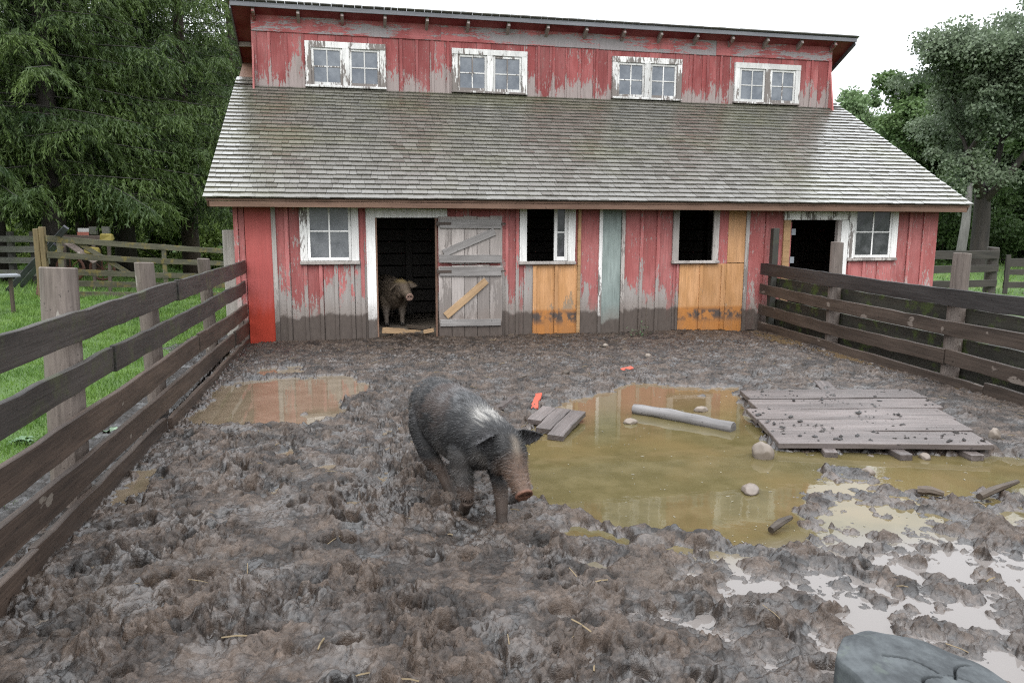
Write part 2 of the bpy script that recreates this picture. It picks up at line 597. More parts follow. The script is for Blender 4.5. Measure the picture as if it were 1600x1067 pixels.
k = NT('dusty glass')
n = k.noise(k.obj(), 5, 5, 0.65)
n2 = k.noise(k.scl(k.obj(), (40, 40, 40)), 1, 3, 0.6)
n3 = k.ss(k.noise(k.obj(), 90, 2, 0.5), 0.66, 0.72)
c = k.mix(k.ss(n, 0.3, 0.7), (0.08, 0.084, 0.092), (0.15, 0.154, 0.162))
c = k.mix(k.ma('MULTIPLY', n3, 0.5), c, (0.36, 0.36, 0.36))
M['glass'] = k.pr(c, k.lin(n2, 0.3, 0.7, 0.12, 0.3), k.bump(n, 0.08, 0.02), 0.6)
k = NT('dusty glass with sky tone')
n = k.noise(k.obj(), 3.5, 5, 0.65)
c = k.mix(k.ss(n, 0.3, 0.7), (0.075, 0.086, 0.105), (0.15, 0.162, 0.182))  # blue grey reflection of the sky put into the pane colour
M['glass_top'] = k.pr(c, 0.15, k.bump(n, 0.08, 0.02), 0.7)
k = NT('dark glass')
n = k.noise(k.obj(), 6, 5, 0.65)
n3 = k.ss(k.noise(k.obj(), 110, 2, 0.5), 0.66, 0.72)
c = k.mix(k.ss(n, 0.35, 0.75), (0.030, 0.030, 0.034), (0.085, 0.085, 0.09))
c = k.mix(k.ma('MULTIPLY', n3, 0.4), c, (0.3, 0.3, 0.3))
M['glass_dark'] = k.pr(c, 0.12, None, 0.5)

k = NT('wet cedar shingles')
r = k.attr()
P = k.off(k.obj(), r)
g = k.noise(k.scl(P, (38, 5, 5)), 1, 5, 0.65)
big = k.noise(k.scl(k.obj(), (0.45, 0.7, 0.7)), 1, 4, 0.6)
c = k.mix(g, (0.050, 0.046, 0.037), (0.104, 0.097, 0.083))
c = k.mix(k.ss(big, 0.42, 0.68), c, k.mix(g, (0.052, 0.050, 0.030), (0.095, 0.091, 0.062)))
c = k.val(c, k.ma('MULTIPLY_ADD', r, 0.18, 0.91))
M['shingle'] = k.pr(c, k.ma('MULTIPLY_ADD', r, 0.14, 0.24), k.bump(g, 0.25, 0.003), 0.5, 1.5, coat=(0.6, k.ma('MULTIPLY_ADD', r, 0.10, 0.25), 1.5, None))

# mud and water
k = NT('churned wet mud')
P = k.obj()
a = k.noise(P, 1.1, 5, 0.6)
b = k.noise(P, 6.5, 5, 0.65, 0.6)
d = k.noise(P, 34, 5, 0.7, 0.5)
f = k.noise(P, 120, 4, 0.7)
c = k.mix(k.ss(b, 0.34, 0.68), (0.019, 0.0130, 0.0095), (0.052, 0.0380, 0.0295))
c = k.mix(k.ma('MULTIPLY', k.ss(a, 0.50, 0.72), 0.55), c, (0.036, 0.027, 0.020))
c = k.mix(k.ma('MULTIPLY', k.ss(k.noise(P, 3.1, 4, 0.6), 0.60, 0.72), 0.5), c, (0.044, 0.028, 0.018))
c = k.mix(k.ma('MULTIPLY', k.ss(d, 0.55, 0.75), 0.6), c, (0.095, 0.077, 0.065))
c = k.mix(k.ma('MULTIPLY', k.ss(k.noise(P, 17, 5, 0.7, 0.8), 0.54, 0.64), 0.75), c, (0.014, 0.010, 0.008))
c = k.val(c, k.lin(k.noise(P, 48, 4, 0.7), 0.28, 0.72, 0.55, 1.5))
cl = k.attr('clod')
c = k.val(c, k.lin(cl, 0.2, 0.8, 0.36, 1.75))
c = k.mix(k.ma('MULTIPLY', k.ss(k.ma('ADD', cl, k.ma('MULTIPLY', a, .5)), .80, .95), .3), c, (0.052, 0.036, 0.025))
ro = k.ma('ADD', k.lin(d, 0.3, 0.75, 0.34, 0.62), k.lin(a, 0.3, 0.7, 0.06, -0.08))
h = k.ma('ADD', k.ma('MULTIPLY', d, 1.0), k.ma('MULTIPLY', f, 0.25))
wet = k.ss(k.noise(P, 3.0, 6, 0.68), 0.47, 0.60)
c = k.val(c, k.lin(wet, 0, 1, 0.92, 0.66))
lowz = k.ss(k.ma('ADD', k.xyz()[2], k.ma('MULTIPLY_ADD', a, .03, -.015)), 0.034, 0.006)       # soaked next to the water
wet = k.ma('MAXIMUM', wet, k.ma('MULTIPLY', lowz, 1.2))
M['mud'] = k.pr(c, ro, k.bump(h, 0.9, 0.011), 0.35, coat=(k.ma('MULTIPLY_ADD', wet, 0.62, 0.03), k.ma('MULTIPLY', k.lin(b, 0.3, 0.7, 0.09, 0.24), k.ma('MULTIPLY_ADD', lowz, -.65, 1.0)), 1.5, k.bump(h, 0.8, 0.0055)))

k = NT('muddy water')
P = k.obj()
x, y, z = k.xyz()
a = k.noise(P, 0.9, 4, 0.55)
b = k.noise(P, 4.5, 4, 0.6)
side = k.ss(k.ma('ADD', x, k.ma('MULTIPLY', a, 0.8)), 0.6, 1.6)           # clay brown left, algae olive right
olive = k.mix(k.ss(b, 0.35, 0.7), (0.068, 0.056, 0.024), (0.094, 0.077, 0.037))
olive = k.mix(k.ss(a, 0.45, 0.7), olive, (0.108, 0.080, 0.036))
far = k.ss(k.ma('ADD', y, k.ma('MULTIPLY', a, 0.9)), -5.0, -3.9)
olive = k.mix(k.ma('MULTIPLY', far, 0.8), olive, (0.105, 0.070, 0.038))
brown = k.mix(k.ss(b, 0.35, 0.7), (0.095, 0.073, 0.048), (0.124, 0.097, 0.067))
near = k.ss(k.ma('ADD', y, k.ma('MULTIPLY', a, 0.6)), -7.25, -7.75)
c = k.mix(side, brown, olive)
c = k.mix(near, c, (0.125, 0.112, 0.104))  # nearest pools: pale reflection of the sky put into the water colour
rip = k.noise(P, 9, 3, 0.5)
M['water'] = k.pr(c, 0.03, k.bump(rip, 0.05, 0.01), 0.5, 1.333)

k = NT('lawn soil')
P = k.obj()
n = k.noise(P, 9, 6, 0.7)
n2 = k.noise(P, 0.5, 4, 0.6)
c = k.mix(n, (0.026, 0.055, 0.010), (0.062, 0.11, 0.024))
c = k.mix(k.ma('MULTIPLY', k.ss(n2, 0.5, 0.75), 0.5), c, (0.10, 0.12, 0.03))
M['lawn'] = k.pr(c, 0.7, k.bump(n, 0.8, 0.03), 0.3)


def mat_leaf(name, c0, c1, trans=0.25, clump=1.2):
    k = NT(name)
    c0, c1 = tuple(v * .8 for v in c0), tuple(v * .8 for v in c1)
    r = k.attr()
    n = k.noise(k.off(k.obj(), k.orand()), clump, 3, 0.5)
    f = k.ma('ADD', k.ma('MULTIPLY', r, 0.6), k.ma('MULTIPLY_ADD', n, 1.8, -0.65), clamp=True)
    c = k.mix(f, c0, c1)
    d = k.n('ShaderNodeBsdfPrincipled')
    k.set(d.inputs['Base Color'], c)
    d.inputs['Roughness'].default_value = 0.55
    d.inputs['Specular IOR Level'].default_value = 0.3
    t = k.n('ShaderNodeBsdfTranslucent')
    k.set(t.inputs[0], c)
    mx = k.n('ShaderNodeMixShader')
    mx.inputs[0].default_value = trans
    k.t.links.new(d.outputs[0], mx.inputs[1])
    k.t.links.new(t.outputs[0], mx.inputs[2])
    k.t.links.new(mx.outputs[0], k.out.inputs[0])
    return k.m


M['grass'] = mat_leaf('short grass', (0.05, 0.12, 0.018), (0.17, 0.29, 0.055), 0.3, 1.5)
M['needle'] = mat_leaf('spruce needles', (0.016, 0.040, 0.010), (0.098, 0.150, 0.032), 0.25, 0.55)
M['needle_dark'] = mat_leaf('dark spruce needles', (0.022, 0.045, 0.016), (0.075, 0.115, 0.032), 0.25, 0.5)
M['oak'] = mat_leaf('oak leaves', (0.085, 0.122, 0.072), (0.215, 0.265, 0.170), 0.38, 0.5)  # leaf colour lightened to stand in for rain haze
M['hazed_leaf'] = mat_leaf('hazed green leaves', (0.085, 0.15, 0.055), (0.21, 0.30, 0.14), 0.3, 0.4)  # far trees: fading in the haze put into the leaf colour
M['mid_leaf'] = mat_leaf('mid green leaves', (0.05, 0.095, 0.03), (0.14, 0.215, 0.075), 0.3, 0.4)
M['shrub'] = mat_leaf('shrub leaves', (0.03, 0.062, 0.018), (0.10, 0.165, 0.05), 0.3, 0.4)
M['bark'] = mat_wood('dark wet bark', (0.018, 0.014, 0.011), (0.06, 0.048, 0.038), 2, 0.7, stretch=9, bump=1.0)
M['bark_brown'] = mat_wood('brown spruce bark', (0.03, 0.020, 0.015), (0.095, 0.065, 0.05), 2, 0.8, stretch=10, bump=1.0)
M['bark_grey'] = mat_wood('grey bark', (0.13, 0.125, 0.115), (0.27, 0.26, 0.24), 2, 0.7, stretch=9, bump=1.0)
M['twig'] = mat_plain('lichen grey twigs', (0.055, 0.052, 0.045), 0.8, 0.6, 3)
# ---------------------------------------------------------------- barn
random.seed(11)
XL, XR = -1.56, 9.70
EAVE_Y, EAVE_Z, SL = -0.35, 2.0, 0.5562
CY, CZ0 = 3.3, 4.03
RY, RZ, RS = 3.08, 5.31, -0.52          # front lower edge of the high roof and its fall to the back
BACK = 6.7
barn = empty('barn', (4.0, 3.0, 0.0), 'old red board barn with a low shingled roof, high windows and mud splashed walls', 'barn')
roof_z = lambda y: EAVE_Z + (y - EAVE_Y) * SL


def plank(name, a, b, hgt, th, mat, parent, up=(0, 0, 1), jit=0.005, seg=0.3, world=True, label=None, sag=0.0, ends=0.012, bevel=0.0):
    """one sawn board from a to b (its centre line); local x runs along it"""
    a, b = Vector(a), Vector(b)
    d = b - a
    L = d.length
    x = d.normalized()
    u = Vector(up)
    u = (u - x * u.dot(x)).normalized()
    s = u.cross(x)
    n = max(2, int(L / seg))
    mb = MB()
    vs = []
    ph = random.uniform(0, 9)
    for i in range(n + 1):
        t = i / n
        xx = L * t
        if i == 0: xx += random.uniform(0, ends)
        if i == n: xx -= random.uniform(0, ends)
        off = sag * math.sin(math.pi * t) + 0.4 * jit * math.sin(ph + t * 7)
        jt = [random.uniform(-jit, jit) for _ in range(4)]
        w_ = 0.4 * jit * math.sin(ph * 2 + t * 5)
        e = 0.0
        vs += [(xx, -th / 2 + w_, -hgt / 2 + jt[0] + off), (xx, th / 2 + w_, -hgt / 2 + jt[0] + off), (xx + random.uniform(-e, e), th / 2 + w_, hgt / 2 + jt[1] + off), (xx, -th / 2 + w_, hgt / 2 + jt[1] + off)]
    fs = []
    for i in range(n):
        o = i * 4
        for k in range(4):
            k2 = (k + 1) % 4
            fs.append((o + k, o + 4 + k, o + 4 + k2, o + k2))
    fs.append((0, 1, 2, 3))
    o = n * 4
    fs.append((o + 3, o + 2, o + 1, o))
    mb.add(vs, fs)
    ob = mb.build(name, mat, None, bevel=bevel or min(hgt, th) * 0.1)
    mt = Matrix.Identity(4)
    for i in range(3):
        mt[i][0], mt[i][1], mt[i][2], mt[i][3] = x[i], s[i], u[i], a[i]
    ob.matrix_basis = mt
    if parent is not None: put(ob, parent, world)
    if label: ob['label'] = label
    return ob


def boards(mb, x0, x1, z0, z1, wd=0.28, y=0.0, th=0.025, ragged=0.02):
    n = max(1, round((x1 - x0) / wd))
    e = [x0 + (x1 - x0) * i / n + (random.uniform(-0.02, 0.02) if 0 < i < n else 0) for i in range(n + 1)]
    for i in range(n):
        r = random.random()
        dy = random.uniform(-0.003, 0.003)
        zb = z0 + random.uniform(-ragged, ragged)
        a, b = e[i] + 0.003, e[i + 1] - 0.003
        m = 5
        # ragged lower edge
        vs = []
        for j in range(m + 1):
            xx = a + (b - a) * j / m
            q = zb + random.uniform(-ragged, ragged) * 0.5
            vs += [(xx, y + dy, q), (xx, y + dy + th, q), (xx, y + dy + th, z1), (xx, y + dy, z1)]
        fs = []
        for j in range(m):
            o = 4 * j
            for k_ in range(4):
                k2 = (k_ + 1) % 4
                fs.append((o + k_, o + k2, o + 4 + k2, o + 4 + k_))
        fs += [(3, 2, 1, 0), (4 * m, 4 * m + 1, 4 * m + 2, 4 * m + 3)]
        mb.add(vs, fs, r)
    return e


def battens(mb, xs, z0, z1, wd=0.048, y=0.0, th=0.02):
    for x in xs:
        d = random.uniform(-0.012, 0.012)
        mb.box(x - wd / 2, x + wd / 2, y - th, y - 0.001, z0 + d, z1, None, 0.002)


ZT = 2.11
wl, wr = MB(), MB()
# left part: up to the second window
e = boards(wl, -1.04, -0.60, -0.05, ZT)
boards(wl, -0.60, 0.06, -0.04, 1.10, 0.22)
battens(wl, (-0.62, -0.41, -0.20, 0.03), -0.03, 1.09)
battens(wl, (-0.86,), -0.03, ZT)
boards(wl, 0.06, 0.37, -0.03, ZT)
battens(wl, (0.175,), -0.03, ZT, 0.05)
boards(wl, 1.25, 2.55, -0.04, ZT, 0.26)
boards(wl, 0.37, 1.25, 1.77, ZT)
battens(wl, (2.29, 2.45), -0.04, ZT, 0.045)
boards(wl, 2.55, 2.70, -0.03, 1.07)
boards(wl, 2.53, 3.40, 2.02, ZT)
boards(wl, 3.30, 3.39, 1.05, ZT)
boards(wl, 3.43, 3.73, -0.02, ZT, 0.30)
boards(wl, 4.14, 4.96, -0.01, ZT, 0.27)
battens(wl, (4.42, 4.69), -0.01, ZT)
boards(wl, 4.96, 5.06, 0.0, 1.06)
battens(wl, (5.03,), 0.0, 1.05, 0.04)
boards(wl, 5.62, 5.87, 1.05, ZT, 0.25)
boards(wl, 4.96, 5.62, 2.03, ZT)
wl.build('wall', M['wall'], barn)
boards(wr, 6.22, 6.84, -0.02, ZT, 0.31)
battens(wr, (6.53,), -0.02, ZT)
boards(wr, 6.84, 7.86, 1.76, ZT)
boards(wr, 7.86, 8.06, -0.02, ZT)
boards(wr, 8.06, 8.86, -0.02, 1.10, 0.27)
battens(wr, (8.06, 8.33, 8.60), -0.02, 1.09)
boards(wr, 8.06, 8.86, 2.02, ZT)
boards(wr, 8.86, XR, -0.02, ZT, 0.28)
battens(wr, (9.16, 9.43), -0.02, ZT)
wr.build('wall', M['wall_right'], barn, True)
# odd boards with a look of their own
mb = MB(); mb.box(-1.41, -1.055, -0.012, 0.02, -0.10, ZT, 0.5, 0.004)
M['fresh_red'] = mat_paint('freshly painted red board', (0.36, 0.06, 0.05), (0.3, 0.2, 0.19), -2, -1, -9, 0.0, base_peel=-0.2)
t = M['fresh_red'].node_tree
# brighter new paint brushed on the lower half only
pb = [n_ for n_ in t.nodes if n_.type == 'BSDF_PRINCIPLED'][0]
old = pb.inputs['Base Color'].links[0].from_socket
k = NT.__new__(NT); k.m = M['fresh_red']; k.t = t; k._c = {}; k.out = [n_ for n_ in t.nodes if n_.type == 'OUTPUT_MATERIAL'][0]
zz = k.ma('ADD', k.xyz()[2], k.ma('MULTIPLY_ADD', k.noise(k.scl(k.obj(), (14, 14, 3)), 1, 4, 0.6), 0.5, -0.25))
pale = k.mix(0.65, old, (0.27, 0.066, 0.06))
nc = k.mix(k.ss(zz, 0.80, 0.30), pale, (0.29, 0.030, 0.014))
t.links.new(nc, pb.inputs['Base Color'])
mb.build('board', M['fresh_red'], barn)['label'] = 'bright red freshly painted corner board'
mb = MB(); mb.box(-1.56, -1.50, -0.02, 0.02, -0.03, ZT, None, 0.003); mb.box(-1.495, -1.42, 0.0, 0.02, -0.03, ZT, None, 0.003)
mb.build('corner_trim', M['wall_right'], barn)
mb = MB()
battens(mb, (3.752,), -0.03, ZT, 0.05, th=0.03)
mb.build('batten', M['white'], barn)
for x_, w_ in ((4.115, .055), (6.195, .06), (-1.03, .06)):
    mb = MB()
    battens(mb, (x_,), -0.02, ZT, w_, th=0.028)
    mb.build('batten', M['batten'], barn)
mb = MB(); mb.box(3.78, 4.085, -0.005, 0.02, -0.02, ZT, 0.5, 0.004)
mb.build('board', M['teal'], barn)['label'] = 'grey green board among the red ones'
mb = MB(); mb.box(3.385, 3.432, -0.045, 0.0, -0.10, ZT, 0.6, 0.003)
mb.build('batten', M['newwood'], barn)['label'] = 'unpainted yellow upright strip'


def mud_on(mat, name, zt):
    """a copy of the plywood with an irregular mud stain at knee height"""
    m = mat.copy(); m.name = name
    return m


def orange(name_label, xs, z0, z1, batt):
    mb = MB()
    for a, b in xs:
        mb.box(a + 0.002, b - 0.002, -0.006 + random.uniform(-0.003, 0.003), 0.018, z0 + random.uniform(-0.01, 0.01), z1, None, 0.003)
    battens(mb, batt, z0 + 0.01, z1 - 0.02, 0.05, -0.007, 0.02)
    o = mb.build('patch_panel', M['orange'], barn)
    o['label'] = name_label
    return o


# stain on the plywood
t = M['orange'].node_tree
pb = [n_ for n_ in t.nodes if n_.type == 'BSDF_PRINCIPLED'][0]
old = pb.inputs['Base Color'].links[0].from_socket
k = NT.__new__(NT); k.m = M['orange']; k.t = t; k._c = {}; k.out = [n_ for n_ in t.nodes if n_.type == 'OUTPUT_MATERIAL'][0]
z = k.xyz()[2]
ns = k.noise(k.scl(k.obj(), (6, 6, 5)), 1, 5, 0.6)
band = k.ma('MULTIPLY', k.ss(z, 0.10, 0.24), k.ss(k.ma('MULTIPLY_ADD', ns, 0.12, z), 0.44, 0.36))
lowb = k.ss(z, 0.40, 0.34)
c = k.mix(k.ma('MULTIPLY', lowb, 0.75), old, (0.31, 0.115, 0.020))
c = k.mix(k.ma('MULTIPLY', band, k.ss(ns, 0.42, 0.54)), c, (0.065, 0.05, 0.043))
t.links.new(c, pb.inputs['Base Color'])
orange('orange plywood patch under the half open window', ((2.69, 3.03), (3.03, 3.385)), 0.0, 1.055, (2.72, 3.06))
orange('orange plywood patch under the empty window', ((5.06, 5.42), (5.42, 5.86)), 0.0, 1.05, (5.43, 5.80))
orange('full height orange plank in two pieces', ((5.865, 6.165),), -0.06, 1.05, ())
orange('full height orange plank in two pieces', ((5.865, 6.165),), 1.056, ZT, ())

# side and back walls, floor, inner partition
mb = MB()
zr = lambda y: RZ + (y - RY) * RS - 0.02
for X, s in ((XL, 1), (XR, -1)):
    x0, x1 = (X, X + 0.03) if s > 0 else (X - 0.03, X)
    ny = 24
    for i in range(ny):
        a = 0.027 + (BACK - 0.027) * i / ny
        b = 0.027 + (BACK - 0.027) * (i + 1) / ny - 0.004
        f = lambda y: (roof_z(y) - 0.09) if y < CY + 0.02 else zr(y) - 0.02
        mb.hexa([(x0, a, -0.1), (x1, a, -0.1), (x1, b, -0.1), (x0, b, -0.1), (x0, a, f(a)), (x1, a, f(a)), (x1, b, f(b - 0.001)), (x0, b, f(b - 0.001))])
    battens(MB(), (), 0, 1)
mb.box(XL + 0.032, XR - 0.032, BACK - 0.03, BACK, -0.1, zr(BACK) - 0.03)
mb.build('side_wall', M['wall_right'], barn)
mb = MB()
for i in range(9):
    mb.box(XL + 0.05, XR - 0.05, 2.3 + random.uniform(-0.005, 0.005), 2.33, 0.1 + i * 0.21, 0.1 + i * 0.21 + 0.185)
for x in (-0.4, 0.95, 2.4, 4.4, 6.6, 8.4):
    mb.box(x, x + 0.11, 2.20, 2.29, 0.08, 3.3)
mb.build('partition', M['beam'], barn)
mb = MB()
mb.box(XL + 0.04, XR - 0.04, 0.06, BACK - 0.04, -0.15, 0.075)
mb.build('barn_floor', M['dirt'], barn)
# sill and posts round the openings inside
mb = MB()
for x in (0.27, 1.23, 6.90, 7.86, 2.5, 3.3, 4.95, 5.65):
    mb.box(x, x + 0.09, 0.03, 0.12, 0.08, 2.05)
mb.box(XL + 0.05, XR - 0.05, 0.03, 0.13, 2.055, 2.12)
mb.build('stud', M['beam'], barn)

# low roof: deck, shingles, fascia
lo = MB()
EX0, EX1 = -1.855, 9.985
th = 0.03
lo.hexa([(EX0 + .01, EAVE_Y + .01, EAVE_Z - th - .012), (EX1 - .01, EAVE_Y + .01, EAVE_Z - th - .012), (EX1 - .01, CY, roof_z(CY) - th - .012), (EX0 + .01, CY, roof_z(CY) - th - .012),
         (EX0 + .01, EAVE_Y + .01, EAVE_Z - .012), (EX1 - .01, EAVE_Y + .01, EAVE_Z - .012), (EX1 - .01, CY, roof_z(CY) - .012), (EX0 + .01, CY, roof_z(CY) - .012)])
# the deck carries on behind the clerestory line at both ends
for a, b in ((EX0 + .01, XL - .004), (XR + .004, EX1 - .01)):
    y1 = 4.35
    lo.hexa([(a, CY, roof_z(CY) - th - .012), (b, CY, roof_z(CY) - th - .012), (b, y1, roof_z(y1) - th - .012), (a, y1, roof_z(y1) - th - .012),
             (a, CY, roof_z(CY) - .012), (b, CY, roof_z(CY) - .012), (b, y1, roof_z(y1) - .012), (a, y1, roof_z(y1) - .012)])
low_roof = lo.build('roof', M['fascia'], barn)
cs = 1 / math.sqrt(1 + SL * SL)
ux = Vector((0, cs, SL * cs))
nx = Vector((0, -SL * cs, cs))
sh = MB()
P0 = Vector((0, EAVE_Y, EAVE_Z))
EXPO = 0.146
rows = int((CY - EAVE_Y) / cs / EXPO) + 2
for r_ in range(-1, rows + 1):
    d0 = r_ * EXPO - 0.03
    if r_ == -1: d0 = -0.022
    wav = random.uniform(-0.004, 0.004)
    segs = [(EX0 - 0.02, EX1 + 0.02)] if d0 < (CY - EAVE_Y) / cs - 0.02 else [(EX0 - 0.02, XL - 0.006), (XR + 0.006, EX1 + 0.02)]
    for sa, sb in segs:
        x = sa + random.uniform(-0.08, 0)
        while x < sb:
            wd = random.choice((0.10, 0.13, 0.15, 0.17, 0.19, 0.21))
            a, b = max(x, sa), min(x + wd - 0.004, sb)
            x += wd
            if b - a < 0.02: continue
            dj = random.uniform(-0.006, 0.006) + wav
            d1 = d0 + dj
            d2 = min(d0 + EXPO * 1.55, (CY - EAVE_Y) / cs + (0.0 if len(segs) == 1 else 0.9))
            if d2 - d1 < 0.03: continue
            lift = random.uniform(0.002, 0.008)
            q = lambda X, d, h: tuple(P0 + Vector((X, 0, 0)) + ux * d + nx * h)
            sh.hexa([q(a, d1, .008 + lift), q(b, d1, .008 + lift), q(b, d2, -.008), q(a, d2, -.008), q(a, d1, .025 + lift), q(b, d1, .025 + lift), q(b, d2, .003), q(a, d2, .003)])
o = sh.build('shingle', M['shingle'], low_roof)
o['kind'] = 'stuff'
plank('fascia', (EX0 + .05, EAVE_Y + 0.02, EAVE_Z - 0.085), (EX1 - .05, EAVE_Y + 0.02, EAVE_Z - 0.085), 0.075, 0.025, M['fascia'], barn, seg=1.0, jit=0.002)
mb = MB()
mb.box(XL, XR, EAVE_Y + 0.035, 0.0, EAVE_Z - 0.062, EAVE_Z - 0.047)
mb.build('soffit', M['fascia'], barn)
for X in (EX0 + 0.03, EX1 - 0.03):
    a = Vector((X, EAVE_Y + 0.03, EAVE_Z - 0.09)); b = Vector((X, 4.3, roof_z(4.3) - 0.09))
    plank('rake_board', a, b, 0.085, 0.025, M['fascia'], barn, seg=1.0, jit=0.002)

# clerestory
cw = MB()
boards(cw, XL, XR, CZ0 - 0.1, 4.96, 0.285, CY, 0.025, 0.01)
battens(cw, [XL + 0.285 * i for i in range(1, 39) if not any(a - 0.02 < XL + 0.285 * i < b + 0.02 for a, b in ((-.67, .73), (1.93, 3.34), (5.01, 6.43), (7.56, 8.99)))], CZ0 - 0.05, 4.93, 0.045, CY, 0.018)
battens(cw, [XL + 0.035, XR - 0.035], CZ0 - 0.05, 4.93, 0.075, CY, 0.024)
cw.build('clerestory_wall', M['clere'], barn)
fr = MB()
x = XL
while x < XR:
    L = random.uniform(2.2, 3.4)
    fr.box(x, min(x + L, XR) - 0.004, CY - 0.018 + random.uniform(-.003, .003), CY + 0.02, 4.935 + random.uniform(-.006, .006), 5.235, None, 0.002)
    x += L
fr.build('frieze_board', M['frieze'], barn)
hr = MB()
HX0, HX1 = -1.875, 10.08
BY = BACK + 0.35
zz = lambda y: RZ + (y - RY) * RS
hr.hexa([(HX0, RY, RZ), (HX1, RY, RZ), (HX1, BY, zz(BY)), (HX0, BY, zz(BY)), (HX0, RY, RZ + .035), (HX1, RY, RZ + .035), (HX1, BY, zz(BY) + .035), (HX0, BY, zz(BY) + .035)])
high = hr.build('roof', M['soffit'], barn)
sh = MB()
csr = 1 / math.sqrt(1 + RS * RS)
for r_ in range(0, 26):
    y0 = RY - 0.06 + r_ * 0.15
    x = HX0 - 0.03
    while x < HX1:
        wd = random.uniform(0.11, 0.21)
        a, b = x, min(x + wd - 0.004, HX1 + 0.03)
        x += wd
        l = random.uniform(0, .006)
        y1 = min(y0 + 0.17, BY + 0.04)
        h0, h1 = (0.040 + l, 0.052 + l)
        sh.hexa([(a, y0, zz(y0) + .038), (b, y0, zz(y0) + .038), (b, y1, zz(y1) + h0), (a, y1, zz(y1) + h0), (a, y0, zz(y0) + .050 + l), (b, y0, zz(y0) + .050 + l), (b, y1, zz(y1) + h1 + .008), (a, y1, zz(y1) + h1 + .008)])
o = sh.build('shingle', M['shingle'], high)
o['kind'] = 'stuff'
plank('fascia', (HX0, RY - 0.015, RZ + 0.005), (HX1, RY - 0.015, RZ + 0.005), 0.075, 0.025, M['gutter'], barn, seg=1.0, jit=0.0025)
for X in (HX0 + 0.012, HX1 - 0.012):
    plank('rake_board', (X, RY + 0.002, RZ - 0.035), (X, BY, zz(BY) - 0.035), 0.09, 0.024, M['gutter'], barn, seg=1.0, jit=0.002)
n = 16
for i in range(n):
    x = -1.50 + (XR - 0.06 + 1.50) * i / (n - 1)
    plank('rafter_tail', (x, RY + 0.02, RZ - 0.055), (x, CY + 0.04, zz(CY + 0.04) - 0.055), 0.10, 0.05, M['clere'], barn, seg=0.2, jit=0.002, ends=0)
for y in (3.9, 4.8):
    for X in (HX0 + .03, XR):
        plank('lookout', (X, y, zz(y) - 0.05), (X + 0.34, y, zz(y) - 0.05), 0.085, 0.045, M['clere'], barn, seg=0.2, jit=0.002)


# windows
def window(x0, x1, z0, z1, y, trim, glass, sashes, style='low', jam=0.1, sill=0.05):
    w_ = empty('window', ((x0 + x1) / 2, y, z0))
    put(w_, barn)
    mb = MB()
    f = y - (0.032 if style == 'low' else 0.055)
    zt = z1
    top = 0.10 if style == 'top' else 0.05
    mb.box(x0, x0 + jam, f, y - 0.001, z0 + sill, zt - top - 0.002, None, 0.003)
    mb.box(x1 - jam, x1, f, y - 0.001, z0 + sill, zt - top - 0.002, None, 0.003)
    mb.box(x0 - 0.004, x1 + 0.004, f - 0.003, y - 0.001, zt - top, zt, None, 0.003)
    if len(sashes) == 2 and style == 'top':
        xm = (x0 + x1) / 2
        mb.box(xm - 0.055, xm + 0.055, f, y - 0.001, z0 + sill, zt - top - 0.002, None, 0.003)
    mb.build('frame', trim, w_)
    mb = MB()
    mb.box(x0 - 0.01, x1 + 0.01, f - 0.03, y - 0.001, z0, z0 + sill - 0.003, None, 0.003)
    mb.build('sill', M['batten'] if style == 'low' else trim, w_, bevel=0.006)
    for (a, b, ys, fw, nx_, nz_) in sashes:
        mb = MB()
        s0, s1 = y + ys, y + ys + 0.03
        za, zb = z0 + sill + 0.004, zt - top - 0.004
        mb.box(a, a + fw, s0, s1, za, zb, None, 0.002)
        mb.box(b - fw, b, s0, s1, za, zb, None, 0.002)
        mb.box(a + fw, b - fw, s0 + .001, s1, za, za + fw * 1.2, None, 0.001)
        mb.box(a + fw, b - fw, s0 + .001, s1, zb - fw, zb, None, 0.001)
        for i in range(1, nx_):
            xx = a + fw + (b - a - 2 * fw) * i / nx_
            mb.box(xx - .011, xx + .011, s0 + .004, s1 - .004, za + fw * 1.2, zb - fw)
        for i in range(1, nz_):
            q = za + fw + (zb - za - 2 * fw) * i / nz_
            mb.box(a + fw, b - fw, s0 + .006, s1 - .006, q - .010, q + .010)
        mb.build('sash', trim if style == 'top' else M['sash'], w_)
        mb = MB()
        for i in range(nx_):
            for j in range(nz_):
                xa = a + fw + (b - a - 2 * fw) * i / nx_; xb = a + fw + (b - a - 2 * fw) * (i + 1) / nx_
                qa = za + fw + (zb - za - 2 * fw) * j / nz_; qb = za + fw + (zb - za - 2 * fw) * (j + 1) / nz_
                t_ = random.uniform(-.002, .002)
                mb.hexa([(xa, s0 + .014 + t_, qa), (xb, s0 + .014 - t_, qa), (xb, s0 + .018, qa), (xa, s0 + .018, qa), (xa, s0 + .014, qb), (xb, s0 + .014 + t_, qb), (xb, s0 + .018 + t_, qb), (xa, s0 + .018, qb)])
        mb.build('pane', glass, w_)
    return w_


